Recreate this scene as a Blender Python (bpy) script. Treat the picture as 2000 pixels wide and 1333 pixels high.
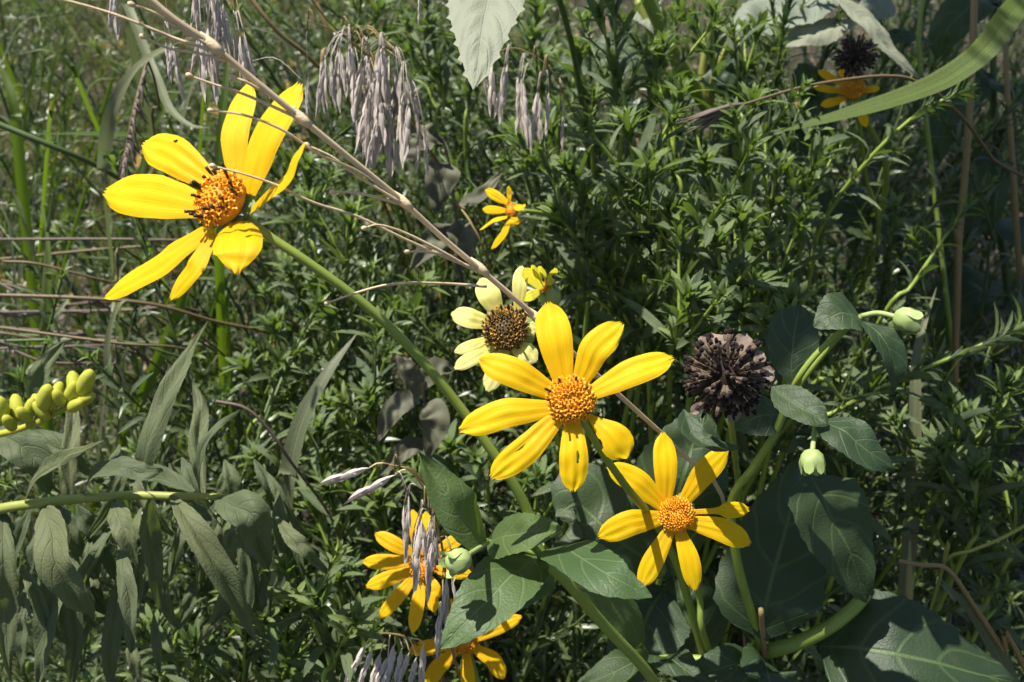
import bpy, math, random
import numpy as np
from mathutils import Vector, Matrix, Quaternion, noise
random.seed(7)
R = random.Random(11)
for o in list(bpy.data.objects): bpy.data.objects.remove(o, do_unlink=True)
scene = bpy.context.scene
COL = scene.collection

# ---------------------------------------------------------------- camera
CAM_H, PITCH, F = 0.95, math.radians(35), 1963.0      # F: focal length in photo pixels (2000 wide)
cam_data = bpy.data.cameras.new('camera')
cam_data.sensor_width = 36.0
cam_data.lens = F / 2000 * 36.0
cam_data.clip_start = 0.01
cam_data.clip_end = 1000
cam_data.dof.use_dof = True
cam_data.dof.focus_distance = 0.345
cam_data.dof.aperture_fstop = 22.0
cam = bpy.data.objects.new('camera', cam_data)
COL.objects.link(cam)
cam.location = (0, 0, CAM_H)
cam.rotation_euler = (math.pi/2 - PITCH, 0, 0)
scene.camera = cam

# ---------------------------------------------------------------- sky, sun, exposure
TO_SUN = Vector((-0.30, 0.10, 0.85)).normalized()
world = bpy.data.worlds.new('World'); scene.world = world; world.use_nodes = True
wn = world.node_tree.nodes; wl = world.node_tree.links
sky = wn.new('ShaderNodeTexSky'); sky.sky_type = 'NISHITA'; sky.sun_disc = False
sky.sun_elevation = math.asin(TO_SUN.z)
sky.sun_rotation = math.atan2(TO_SUN.x, TO_SUN.y)
wn['Background'].inputs['Strength'].default_value = 0.07
wl.new(sky.outputs[0], wn['Background'].inputs['Color'])
sun_data = bpy.data.lights.new('sun', 'SUN')
sun_data.energy = 5.0; sun_data.angle = math.radians(0.5); sun_data.color = (1.0, 0.955, 0.87)
sun = bpy.data.objects.new('sun', sun_data); COL.objects.link(sun)
sun.location = (0, 0, 5)
sun.rotation_euler = TO_SUN.to_track_quat('Z', 'Y').to_euler()
vs = scene.view_settings
vs.view_transform = 'Standard'; vs.look = 'None'; vs.exposure = 0.88; vs.gamma = 1.0; vs.use_curve_mapping = False
scene.cycles.max_bounces = 3; scene.cycles.diffuse_bounces = 2; scene.cycles.glossy_bounces = 2; scene.cycles.transmission_bounces = 2; scene.cycles.transparent_max_bounces = 4
scene.cycles.use_light_tree = False
world.cycles.sampling_method = 'MANUAL'; world.cycles.sample_map_resolution = 256

# ---------------------------------------------------------------- pixel -> place
CAMP = Vector((0, 0, CAM_H))
RIGHT = Vector((1, 0, 0))
FWD = Vector((0, math.cos(PITCH), -math.sin(PITCH)))
UP = Vector((0, math.sin(PITCH), math.cos(PITCH)))
def P(px, py, d):
    return CAMP + FWD*d + RIGHT*(d*(px-1000)/F) + UP*(d*(666.5-py)/F)
def W(v):                                     # a direction given as (right, up, towards the camera)
    return (RIGHT*v[0] + UP*v[1] - FWD*v[2]).normalized()
def on_plane(px, py, c, n, lift=0.0):
    d = FWD + RIGHT*((px-1000)/F) + UP*((666.5-py)/F)
    return CAMP + d*((n.dot(c-CAMP)+lift)/n.dot(d))
def to_px(p):
    q = p-CAMP; d = q.dot(FWD)
    if d < 0.02: return None
    return (1000+F*q.dot(RIGHT)/d, 666.5-F*q.dot(UP)/d, d)

# ---------------------------------------------------------------- mesh helpers
def spl(pts, n):
    pts = [Vector(p) for p in pts]
    if len(pts) == 2: return [pts[0].lerp(pts[1], i/n) for i in range(n+1)]
    q = [2*pts[0]-pts[1]] + pts + [2*pts[-1]-pts[-2]]
    m = len(pts)-1; out = []
    for i in range(n+1):
        t = i/n*m; k = min(int(t), m-1); f = t-k
        a, b, c, d = q[k:k+4]
        out.append(0.5*((2*b)+(c-a)*f+(2*a-5*b+4*c-d)*f*f+(3*b-a-3*c+d)*f**3))
    return out
def lut(tab):
    def f(s):
        for (a, x), (b, y) in zip(tab, tab[1:]):
            if s <= b:
                k = (s-a)/(b-a) if b > a else 0
                return x+(y-x)*k
        return tab[-1][1]
    return f
LANCE = lut([(0,.12),(.08,.34),(.2,.72),(.35,.96),(.5,1),(.65,.88),(.8,.6),(.92,.28),(1,.02)])
OVATE = lut([(0,.06),(.05,.3),(.12,.62),(.25,.95),(.38,1),(.55,.93),(.7,.74),(.85,.42),(.95,.16),(1,.01)])
OBOV = lut([(0,.05),(.12,.2),(.25,.45),(.42,.78),(.6,1),(.75,.98),(.88,.78),(.96,.45),(1,.05)])
PETAL = lut([(0,.5),(.12,.66),(.28,.86),(.45,.99),(.6,1.02),(.74,.95),(.86,.76),(.94,.52),(1,.22)])
BLADE = lut([(0,.8),(.3,1),(.6,.9),(.85,.5),(1,.02)])
OBLONG = lut([(0,.22),(.1,.55),(.28,.88),(.5,1),(.75,.92),(.9,.62),(.97,.3),(1,.05)])
STRAP = lut([(0,.15),(.1,.5),(.3,.9),(.5,1),(.75,.85),(.92,.4),(1,.02)])

class MB:
    def __init__(self): self.v = []; self.f = []; self.uv = []; self.mi = []
    def add(self, v, f, uv, mi=0, mat=None):
        b = len(self.v)
        self.v += [mat @ p for p in v] if mat else v
        self.f += [tuple(b+i for i in q) for q in f]
        self.uv += uv; self.mi += [mi]*len(f)
    def ribbon(self, pts, half, N, nseg=12, nc=4, prof=LANCE, fold=0.0, groove=0.0, serr=0.0, wob=0.0, asym=(1,1), twist=0.0, curl=0.0, mi=0, teeth=1, notch=0.0, seed=0.0, bite=None, pucker=None):
        c = spl(pts, nseg); v = []; uv = []; f = []
        N = Vector(N)
        L = (c[-1]-c[0]).length
        for i in range(nseg+1):
            s = i/nseg
            t = (c[min(i+1,nseg)]-c[max(i-1,0)]).normalized()
            side = t.cross(N)
            if side.length < 1e-5: side = t.orthogonal()
            side.normalize()
            if twist: side = Quaternion(t, twist*s) @ side
            n2 = side.cross(t)
            w = half*prof(s)
            for j in range(nc+1):
                u = -1+2*j/nc
                ww = w*(asym[0] if u < 0 else asym[1])
                x = u*ww
                if serr and abs(u) == 1 and 0.05 < s < 0.97:
                    x += math.copysign(serr*half*(1.0 if i % (teeth+1) == 0 else -0.15), u)
                if bite and abs(u) == 1 and u == bite[0]:
                    k = abs(s-bite[1])/bite[2]
                    if k < 1: x *= 1-bite[3]*(1-k*k)
                h = fold*abs(u)*ww - curl*u*u*ww
                if pucker: h += pucker[0]*half*prof(s)*abs(math.cos(math.pi*pucker[1]*(s-pucker[2]*abs(u)**1.3)))*(1-abs(u)**4)*min(1, abs(u)*4)
                if groove: h += groove*half*math.cos(u*math.pi*3)*prof(s)
                p = c[i] + side*x
                if wob:
                    h += wob*half*noise.noise(Vector((u*1.3+seed, s*5+seed*3, seed)))*min(1, s*3)
                    p = p + side*(wob*.25*half*noise.noise(Vector((s*4, seed*7+u, 3))))*abs(u)
                p = p + n2*h
                if notch and i >= nseg-1: p = p + t*(L*notch*(math.cos(u*math.pi*3)*.5)*(1 if i == nseg else .4))
                v.append(p); uv.append((j/nc, s))
        for i in range(nseg):
            for j in range(nc):
                a = i*(nc+1)+j
                f.append((a, a+1, a+nc+2, a+nc+1))
        self.add(v, f, uv, mi); return self
    def tube(self, pts, rad, sides=7, n=16, mi=0, cap=True, smooth=True):
        c = spl(pts, n) if smooth else [Vector(p) for p in pts]
        n = len(c)-1
        rad = rad if callable(rad) else (lambda s, r=rad: r)
        v = []; uv = []; f = []; ref = None
        for i in range(n+1):
            t = (c[min(i+1,n)]-c[max(i-1,0)]).normalized()
            if ref is None: ref = t.orthogonal().normalized()
            ref = (ref-t*ref.dot(t)).normalized()
            b = t.cross(ref); r = rad(i/n)
            for k in range(sides):
                a = 2*math.pi*k/sides
                v.append(c[i]+(ref*math.cos(a)+b*math.sin(a))*r); uv.append((k/sides, i/n))
        for i in range(n):
            for k in range(sides):
                f.append((i*sides+k, i*sides+(k+1)%sides, (i+1)*sides+(k+1)%sides, (i+1)*sides+k))
        if cap:
            f.append(tuple(range(sides))[::-1]); f.append(tuple(n*sides+k for k in range(sides)))
        self.add(v, f, uv, mi); return self
    def lathe(self, o, ax, prof, sides=12, mi=0, rib=0.0, nrib=5):
        ax = ax.normalized(); e = ax.orthogonal().normalized(); b = ax.cross(e)
        v = []; uv = []; f = []; n = len(prof)-1
        for i, (r, h) in enumerate(prof):
            for k in range(sides):
                a = 2*math.pi*k/sides
                rr = r*(1+rib*math.cos(a*nrib))
                v.append(o+ax*h+(e*math.cos(a)+b*math.sin(a))*rr); uv.append((k/sides, i/n))
        for i in range(n):
            for k in range(sides):
                f.append((i*sides+k, i*sides+(k+1)%sides, (i+1)*sides+(k+1)%sides, (i+1)*sides+k))
        f.append(tuple(range(sides))[::-1]); f.append(tuple(n*sides+k for k in range(sides)))
        self.add(v, f, uv, mi); return self
    def mesh(self, name, mats):
        me = bpy.data.meshes.new(name)
        me.from_pydata(self.v, [], self.f)
        uvl = me.uv_layers.new(name='UVMap')
        li = [0]*len(me.loops); me.loops.foreach_get('vertex_index', li)
        flat = []
        for i in li: flat += self.uv[i]
        uvl.data.foreach_set('uv', flat)
        for m in (mats if isinstance(mats, (list, tuple)) else [mats]): me.materials.append(M[m])
        me.polygons.foreach_set('material_index', self.mi)
        me.polygons.foreach_set('use_smooth', [True]*len(me.polygons))
        me.update(); return me
    def obj(self, name, mats, parent=None):
        return link(name, self.mesh(name, mats), parent)
def link(name, data, parent=None, mat=None):
    o = bpy.data.objects.new(name, data); COL.objects.link(o)
    if parent is not None:
        o.parent = parent
        o.matrix_parent_inverse = INV[parent.name] if parent.name in INV else Matrix()
    if mat is not None: o.matrix_basis = mat
    return o
INV = {}
def tag(o, label=None, cat=None, group=None, kind=None):
    if label: o['label'] = label
    if cat: o['category'] = cat
    if group: o['group'] = group
    if kind: o['kind'] = kind
    return o
def thing(name, label, cat, base, group=None):
    o = bpy.data.objects.new(name, None); COL.objects.link(o)
    o.location = base; o.empty_display_size = 0.02
    INV[o.name] = Matrix.Translation(-Vector(base))
    return tag(o, label, cat, group)
def ground(p, dx=0, dy=0): return Vector((p.x+dx, p.y+dy, 0.0))

# ---------------------------------------------------------------- materials
M = {}
def mat(name, build):
    m = bpy.data.materials.new(name); m.use_nodes = True
    nt = m.node_tree; nt.nodes.clear()
    out = nt.nodes.new('ShaderNodeOutputMaterial')
    build(nt, out); M[name] = m
class NT:
    def __init__(self, nt): self.nt = nt
    def n(self, t, **k):
        x = self.nt.nodes.new(t)
        for a, b in k.items(): setattr(x, a, b)
        return x
    def l(self, a, b): self.nt.links.new(a, b)
    def math(self, op, a, b=None, c=None):
        x = self.n('ShaderNodeMath', operation=op)
        for i, y in enumerate((a, b, c)):
            if y is None: continue
            if isinstance(y, (int, float)): x.inputs[i].default_value = y
            else: self.l(y, x.inputs[i])
        return x.outputs[0]
    def mix(self, f, a, b, bl='MIX'):
        x = self.n('ShaderNodeMix', data_type='RGBA', blend_type=bl)
        for s, y in ((x.inputs['Factor'], f), (x.inputs['A'], a), (x.inputs['B'], b)):
            if isinstance(y, (int, float)): s.default_value = y
            elif isinstance(y, tuple): s.default_value = (*y, 1) if len(y) == 3 else y
            else: self.l(y, s)
        return x.outputs['Result']
    def ramp(self, v, lo, hi):
        x = self.n('ShaderNodeMapRange'); self.l(v, x.inputs['Value'])
        x.inputs['From Min'].default_value = lo; x.inputs['From Max'].default_value = hi
        return x.outputs[0]
    def noise(self, vec, scale, detail=3):
        x = self.n('ShaderNodeTexNoise'); x.inputs['Scale'].default_value = scale; x.inputs['Detail'].default_value = detail
        if vec is not None: self.l(vec, x.inputs['Vector'])
        return x.outputs['Fac']
def leafy(name, col, vein, tr, rough=.45, trans=.3, nv=7, vk=.16, veins=.6, vary=.35, bump=.4, mid=.07, spots=0.0, spec=.5, island=False, grain=260, underside=None, streak=0.0):
    def b(nt, out):
        t = NT(nt)
        uv = t.n('ShaderNodeUVMap').outputs[0]
        sx = t.n('ShaderNodeSeparateXYZ'); t.l(uv, sx.inputs[0])
        a = t.math('ABSOLUTE', t.math('MULTIPLY_ADD', sx.outputs[0], 2, -1))
        midm = t.math('SUBTRACT', 1, t.ramp(a, mid*.4, mid))
        geo = t.n('ShaderNodeTexCoord').outputs['Object']
        n1 = t.noise(geo, 45, 2)
        ph = t.math('MULTIPLY', t.math('SUBTRACT', t.math('MULTIPLY_ADD', n1, .06, sx.outputs[1]), t.math('MULTIPLY', t.math('POWER', a, 1.4), vk)), nv)
        fr = t.math('ABSOLUTE', t.math('SUBTRACT', t.math('FRACT', ph), .5))
        sv = t.math('SUBTRACT', 1, t.ramp(fr, .02, .09))
        vm = t.math('MAXIMUM', midm, t.math('MULTIPLY', sv, .55))
        n2 = t.noise(geo, grain*4, 1) if not island else n1
        rnd = t.n('ShaderNodeNewGeometry').outputs['Random Per Island'] if island else t.n('ShaderNodeObjectInfo').outputs['Random']
        val = t.math('ADD', t.math('MULTIPLY', rnd, vary), t.math('MULTIPLY_ADD', n1, .5, .75-vary/2))
        c = t.mix(1.0, col, val, 'MULTIPLY')
        hue = t.mix(t.math('MULTIPLY', rnd, .35), c, tuple(min(1, x*1.1) for x in (col[0]*1.7, col[1]*1.15, col[2]*.8)))
        if streak:
            mp = t.n('ShaderNodeMapping'); mp.inputs['Scale'].default_value = (26, 2.2, 1); t.l(uv, mp.inputs[0])
            sk = t.noise(mp.outputs[0], 1.0, 2)
            hue = t.mix(1.0, hue, t.math('MULTIPLY_ADD', sk, streak*2, 1-streak), 'MULTIPLY')
        if spots:
            sp = t.ramp(t.noise(geo, 120, 4), .66, .72)
            hue = t.mix(t.math('MULTIPLY', sp, spots), hue, (.16, .11, .05))
        c2 = t.mix(t.math('MULTIPLY', vm, veins), hue, vein)
        if underside:
            c2 = t.mix(t.n('ShaderNodeNewGeometry').outputs['Backfacing'], c2, underside)
        bp = t.n('ShaderNodeBump'); bp.inputs['Strength'].default_value = bump; bp.inputs['Distance'].default_value = .0008
        if not island:
            hgt = t.math('ADD', t.math('MULTIPLY', vm, -.8), t.math('MULTIPLY', n2, .55))
            t.l(hgt, bp.inputs['Height'])
        p = t.n('ShaderNodeBsdfPrincipled'); t.l(c2, p.inputs['Base Color'])
        if not island: t.l(bp.outputs[0], p.inputs['Normal'])
        t.l(t.math('MULTIPLY_ADD', n1, .25, rough-.12), p.inputs['Roughness']); p.inputs['Specular IOR Level'].default_value = spec
        ts = t.n('ShaderNodeBsdfTranslucent'); t.l(t.mix(t.math('MULTIPLY', vm, .4), tr, vein), ts.inputs['Color'])
        mx = t.n('ShaderNodeMixShader'); mx.inputs[0].default_value = trans
        t.l(p.outputs[0], mx.inputs[1]); t.l(ts.outputs[0], mx.inputs[2]); t.l(mx.outputs[0], out.inputs[0])
    mat(name, b)
def plain(name, col, col2=None, rough=.6, scale=60, bump=.3, trans=0.0, stretch=None, spec=.4, island=0.0, dist=.0006):
    def b(nt, out):
        t = NT(nt)
        geo = t.n('ShaderNodeTexCoord').outputs['Object']
        n1 = t.noise(geo, scale, 2)
        if stretch:
            uv = t.n('ShaderNodeUVMap').outputs[0]
            mp = t.n('ShaderNodeMapping'); mp.inputs['Scale'].default_value = (stretch[0], stretch[1], 1); t.l(uv, mp.inputs[0])
            n2 = t.noise(mp.outputs[0], 1.0, 3)
            n1 = t.math('MULTIPLY_ADD', n2, .7, t.math('MULTIPLY', n1, .3))
        c = t.mix(t.ramp(n1, .3, .7), col, col2 or tuple(x*.6 for x in col))
        if island:
            g = t.n('ShaderNodeNewGeometry').outputs['Random Per Island']
            c = t.mix(1.0, c, t.math('MULTIPLY_ADD', g, island, 1-island/2), 'MULTIPLY')
        bp = t.n('ShaderNodeBump'); bp.inputs['Strength'].default_value = bump; bp.inputs['Distance'].default_value = dist
        t.l(n1, bp.inputs['Height'])
        p = t.n('ShaderNodeBsdfPrincipled'); t.l(c, p.inputs['Base Color']); t.l(bp.outputs[0], p.inputs['Normal'])
        p.inputs['Roughness'].default_value = rough; p.inputs['Specular IOR Level'].default_value = spec
        if trans:
            ts = t.n('ShaderNodeBsdfTranslucent'); t.l(c, ts.inputs['Color'])
            mx = t.n('ShaderNodeMixShader'); mx.inputs[0].default_value = trans
            t.l(p.outputs[0], mx.inputs[1]); t.l(ts.outputs[0], mx.inputs[2]); t.l(mx.outputs[0], out.inputs[0])
        else: t.l(p.outputs[0], out.inputs[0])
    mat(name, b)
def petal_mat(name, tipc, basec, tr, trans=.4, rough=.55, line=.42):
    def b(nt, out):
        t = NT(nt)
        uv = t.n('ShaderNodeUVMap').outputs[0]
        sx = t.n('ShaderNodeSeparateXYZ'); t.l(uv, sx.inputs[0])
        mp = t.n('ShaderNodeMapping'); mp.inputs['Scale'].default_value = (34, 1.3, 1); t.l(uv, mp.inputs[0])
        st = t.noise(mp.outputs[0], 1.0, 2)
        geo = t.n('ShaderNodeTexCoord').outputs['Object']
        n1 = t.noise(geo, 70, 3)
        rnd = t.n('ShaderNodeObjectInfo').outputs['Random']
        c = t.mix(t.ramp(sx.outputs[1], .0, .75), basec, tipc)
        c = t.mix(t.math('MULTIPLY', t.ramp(st, .52, .75), line), c, tuple(x*.72 for x in basec))
        c = t.mix(1.0, c, t.math('ADD', t.math('MULTIPLY_ADD', n1, .16, .86), t.math('MULTIPLY', rnd, .10)), 'MULTIPLY')
        bp = t.n('ShaderNodeBump'); bp.inputs['Strength'].default_value = .35; bp.inputs['Distance'].default_value = .0006
        t.l(t.math('ADD', st, t.math('MULTIPLY', n1, .5)), bp.inputs['Height'])
        p = t.n('ShaderNodeBsdfPrincipled'); t.l(c, p.inputs['Base Color']); t.l(bp.outputs[0], p.inputs['Normal'])
        p.inputs['Roughness'].default_value = rough; p.inputs['Specular IOR Level'].default_value = .25
        ts = t.n('ShaderNodeBsdfTranslucent'); ts.inputs['Color'].default_value = (*tr, 1)
        mx = t.n('ShaderNodeMixShader'); mx.inputs[0].default_value = trans
        t.l(p.outputs[0], mx.inputs[1]); t.l(ts.outputs[0], mx.inputs[2]); t.l(mx.outputs[0], out.inputs[0])
    mat(name, b)

petal_mat('petal_yellow', (.94, .615, .005), (.90, .49, .003), (.97, .58, .0), line=.6)
petal_mat('petal_gold', (.92, .55, .004), (.88, .44, .003), (.95, .50, .0))
petal_mat('petal_pale', (.86, .82, .30), (.80, .72, .14), (.85, .78, .25), line=.35)
petal_mat('petal_lemon', (.75, .66, .05), (.62, .58, .06), (.75, .68, .05))
plain('disc_orange', (.75, .33, .015), (.50, .20, .01), .6, 400, .3, island=.5)
plain('floret_gold', (.95, .44, .015), (.75, .29, .010), .55, 500, .3, trans=.12, island=.5)
plain('floret_dark', (.42, .24, .03), (.09, .05, .02), .6, 500, .3, island=.9)
plain('disc_dark', (.09, .06, .015), (.03, .02, .01), .7, 300, .3)
plain('anther_dark', (.022, .014, .008), (.045, .03, .012), .5, 300, .2)
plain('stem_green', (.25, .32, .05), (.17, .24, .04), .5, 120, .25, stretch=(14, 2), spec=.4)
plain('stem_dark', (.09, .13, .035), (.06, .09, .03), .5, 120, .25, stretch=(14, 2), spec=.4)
plain('stem_yellow', (.30, .31, .06), (.20, .24, .05), .5, 120, .25, stretch=(14, 2), spec=.4)
plain('bud_green', (.37, .45, .17), (.28, .37, .12), .6, 160, .35, trans=.15)
plain('bract_green', (.20, .29, .11), (.15, .24, .08), .6, 160, .35, trans=.15)
plain('goldenrod_bud', (.56, .52, .07), (.36, .42, .05), .65, 140, .5, trans=.25, spec=.2)
plain('straw', (.84, .67, .42), (.60, .44, .26), .6, 150, .5, stretch=(16, 5), spec=.3, trans=.12)
plain('straw_grey', (.68, .60, .53), (.46, .39, .34), .65, 150, .5, stretch=(20, 3), spec=.3, trans=.18, island=.35)
plain('straw_purple', (.17, .125, .10), (.10, .07, .06), .6, 150, .4, stretch=(16, 4), trans=.1, island=.4)
plain('red_stem', (.16, .085, .055), (.10, .10, .03), .5, 25, .3, stretch=(10, 3))
plain('tan_stem', (.28, .19, .08), (.18, .14, .05), .55, 30, .3, stretch=(12, 4))
plain('seed_brown', (.20, .145, .10), (.04, .031, .026), .75, 90, .5, stretch=(9, 3), spec=.2)
plain('seed_cap', (.042, .029, .023), (.016, .011, .010), .8, 300, .4, spec=.15)
plain('dead_bract', (.33, .24, .18), (.17, .13, .12), .7, 200, .5, trans=.15)
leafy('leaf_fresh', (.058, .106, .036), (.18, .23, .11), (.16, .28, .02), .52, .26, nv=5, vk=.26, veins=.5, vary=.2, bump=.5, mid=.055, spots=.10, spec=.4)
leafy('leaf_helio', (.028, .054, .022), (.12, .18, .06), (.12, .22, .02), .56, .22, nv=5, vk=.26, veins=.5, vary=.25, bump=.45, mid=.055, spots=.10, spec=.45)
leafy('leaf_aster', (.086, .132, .058), (.19, .25, .12), (.18, .30, .03), .42, .24, nv=1, vk=0, veins=.3, vary=.55, bump=.6, mid=.16, spec=.65, grain=420)
leafy('leaf_young', (.105, .168, .050), (.18, .26, .07), (.24, .38, .04), .42, .30, nv=1, vk=0, veins=.3, vary=.4, bump=.4, mid=.16, spec=.5)
leafy('foliage_aster', (.060, .090, .038), (.17, .23, .10), (.16, .25, .03), .38, .18, nv=1, vk=0, veins=.3, vary=1.0, bump=.4, mid=.16, spec=.65, island=True)
leafy('leaf_goldenrod', (.098, .128, .070), (.15, .18, .10), (.17, .25, .04), .62, .28, nv=7, vk=.22, veins=.2, vary=.3, bump=.6, mid=.09, spec=.22, spots=.12)
leafy('leaf_sage', (.21, .25, .195), (.26, .30, .23), (.27, .33, .16), .6, .22, nv=9, vk=.14, veins=.35, vary=.15, bump=.55, mid=.05, spec=.3)
leafy('blade_green', (.060, .105, .014), (.24, .30, .09), (.20, .33, .01), .5, .38, nv=1, vk=0, veins=.25, vary=.4, bump=.3, mid=.10, spec=.4, streak=.6)
leafy('blade_broad', (.050, .086, .014), (.10, .15, .04), (.14, .24, .01), .5, .25, nv=1, vk=0, veins=.25, vary=.2, bump=.4, mid=.08, spec=.35, streak=.9)
leafy('blade_pale', (.12, .145, .085), (.28, .31, .19), (.20, .25, .08), .5, .28, nv=1, vk=0, veins=.3, vary=.4, bump=.4, mid=.12, spec=.35, streak=.5)
leafy('grass_far', (.075, .098, .030), (.14, .18, .06), (.22, .27, .03), .6, .34, nv=1, vk=0, veins=.2, vary=1.0, bump=.2, mid=.1, spec=.4, island=True)
plain('straw_far', (.22, .165, .10), (.11, .08, .055), .7, 60, .3, trans=.2, island=.9)
plain('dead_leaf', (.14, .14, .085), (.075, .075, .05), .7, 70, .6, trans=.15, dist=.001)
plain('dead_yellow', (.42, .30, .05), (.26, .15, .03), .6, 60, .4, trans=.3)

def soil(nt, out):
    t = NT(nt); geo = t.n('ShaderNodeTexCoord').outputs['Object']
    a = t.noise(geo, 9, 6); b_ = t.noise(geo, 90, 4)
    c = t.mix(t.ramp(a, .35, .65), (.020, .015, .010), (.036, .030, .018))
    c = t.mix(t.ramp(b_, .55, .75), c, (.06, .045, .028))
    bp = t.n('ShaderNodeBump'); bp.inputs['Distance'].default_value = .01; t.l(b_, bp.inputs['Height'])
    p = t.n('ShaderNodeBsdfPrincipled'); t.l(c, p.inputs['Base Color']); t.l(bp.outputs[0], p.inputs['Normal']); p.inputs['Roughness'].default_value = .95
    t.l(p.outputs[0], out.inputs[0])
mat('soil', soil)

# ---------------------------------------------------------------- ground
def make_ground():
    v = []; f = []; uv = []
    xs = sorted(set([-300,-60,-15,-6] + [x*.12-3.6 for x in range(61)] + [6,15,60,300]))
    ys = sorted(set([-300,-60,-15,-4] + [y*.12-2 for y in range(61)] + [8,15,60,300]))
    for y in ys:
        for x in xs:
            z = .012*noise.noise(Vector((x*3, y*3, 0)))-.006
            v.append(Vector((x, y, z))); uv.append((x, y))
    n = len(xs)
    for j in range(len(ys)-1):
        for i in range(n-1): f.append((j*n+i, j*n+i+1, (j+1)*n+i+1, (j+1)*n+i))
    m = MB(); m.add(v, f, uv)
    o = m.obj('ground', 'soil'); o['kind'] = 'structure'; o['label'] = 'dark soil under the meadow plants'
make_ground()
# ---------------------------------------------------------------- aster leaves and shoots
def aster_leaf(curve, name, matn, w=.095, nseg=6):
    m = MB()
    pts = [Vector((0, 0, 0)), Vector((0, .33, .06+curve*.10)), Vector((0, .68, .06-curve*.06)), Vector((0, 1, -curve*.32))]
    m.ribbon(pts, w, (0, 0, 1), nseg=nseg, nc=2, prof=OBLONG, fold=.32)
    return m
LEAF_SHAPES = [aster_leaf(c, 'leaf', None, w) for c, w in ((.1, .085), (.5, .09), (.9, .095), (.3, .105), (-.2, .08))]
LEAF_FAR = [aster_leaf(c, 'leaf', None, w, 3) for c, w in ((.2, .085), (.7, .095), (-.2, .08))]
LEAF_ME = [s.mesh('leaf', 'leaf_aster') for s in LEAF_SHAPES]
YOUNG_ME = [s.mesh('leaf', 'leaf_young') for s in LEAF_SHAPES]
def basis(o, y, z, s):
    y = y.normalized(); x = y.cross(z)
    if x.length < 1e-4: x = y.orthogonal()
    x.normalize(); z = x.cross(y)
    m = Matrix((x, y, z)).transposed().to_4x4()
    return Matrix.Translation(o) @ m @ Matrix.Scale(s, 4)
def shoot_leaves(path, L, step, rng, s0=0.0, tuft=2, tip=9):
    """places of the leaves along a stem: (matrix, young)"""
    c = spl(path, 40)
    ln = [0]
    for a, b in zip(c, c[1:]): ln.append(ln[-1]+(b-a).length)
    tot = ln[-1]; out = []
    def at(d):
        for i in range(40):
            if ln[i+1] >= d:
                k = (d-ln[i])/max(1e-6, ln[i+1]-ln[i]); return c[i].lerp(c[i+1], k), (c[i+1]-c[i]).normalized()
        return c[-1], (c[-1]-c[-2]).normalized()
    d = s0*tot; ang = rng.random()*6.28
    while d < tot-.004:
        p, t = at(d); k = d/tot
        e = t.orthogonal().normalized(); rad = Quaternion(t, ang) @ e
        size = L*(1.15 if k < .7 else 1.15-1.9*(k-.7))*rng.uniform(.75, 1.2)
        el = rng.uniform(.6, 1.1) if k < .8 else rng.uniform(.35, .7)
        y = t*math.cos(el)+rad*math.sin(el)
        out.append((basis(p, y, t, size), k > .93))
        for q in range(tuft if rng.random() < .85 else 0):
            r2 = Quaternion(t, ang+rng.uniform(-.9, .9)) @ e
            e2 = rng.uniform(.2, .8)
            out.append((basis(p+rad*.001, t*math.cos(e2)+r2*math.sin(e2), t, L*rng.uniform(.30, .58)), rng.random() < .35))
        ang += 2.4+rng.uniform(-.3, .3); d += step*rng.uniform(.7, 1.3)*(1 if k < .8 else .55)
    p, t = at(tot)
    for q in range(tip):
        rad = Quaternion(t, q*2.4+ang) @ t.orthogonal().normalized()
        e2 = .12+.75*(q/tip)
        out.append((basis(p-t*.002*q/3, t*math.cos(e2)+rad*math.sin(e2), t, L*(.38+.48*q/tip)), True))
    return out
def aster_plant(path, L, step, rng, label, group, s0=.0, tuft=2, tip=9, stem_r=.0013, root=None, stem='stem_green', sides=None, name='aster_shoot'):
    """a shoot the picture shows leaf by leaf; root: where it stands on the ground"""
    base = root if root is not None else ground(path[0], rng.uniform(-.05, .05), rng.uniform(.02, .1))
    t = thing(name, label, 'plant', base, group)
    MB().tube([base, base.lerp(path[0], .55)+Vector((rng.uniform(-.02,.02), rng.uniform(0,.03), 0))]+list(path), lambda s: stem_r*(1.5-.9*s), 6, 26).obj('stem', stem, t)
    lv = shoot_leaves(path, L, step, rng, s0, tuft, tip)
    for br in (sides or []):
        MB().tube(br, lambda s: stem_r*(.9-.4*s), 5, 10).obj('branch', stem, t)
        lv += shoot_leaves(br, L*.72, step*.8, rng, .12, max(1, tuft-1), tip)
    for m, y in lv:
        link('leaf', (YOUNG_ME if y else LEAF_ME)[rng.randrange(5)], t, m)
    return t
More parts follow.
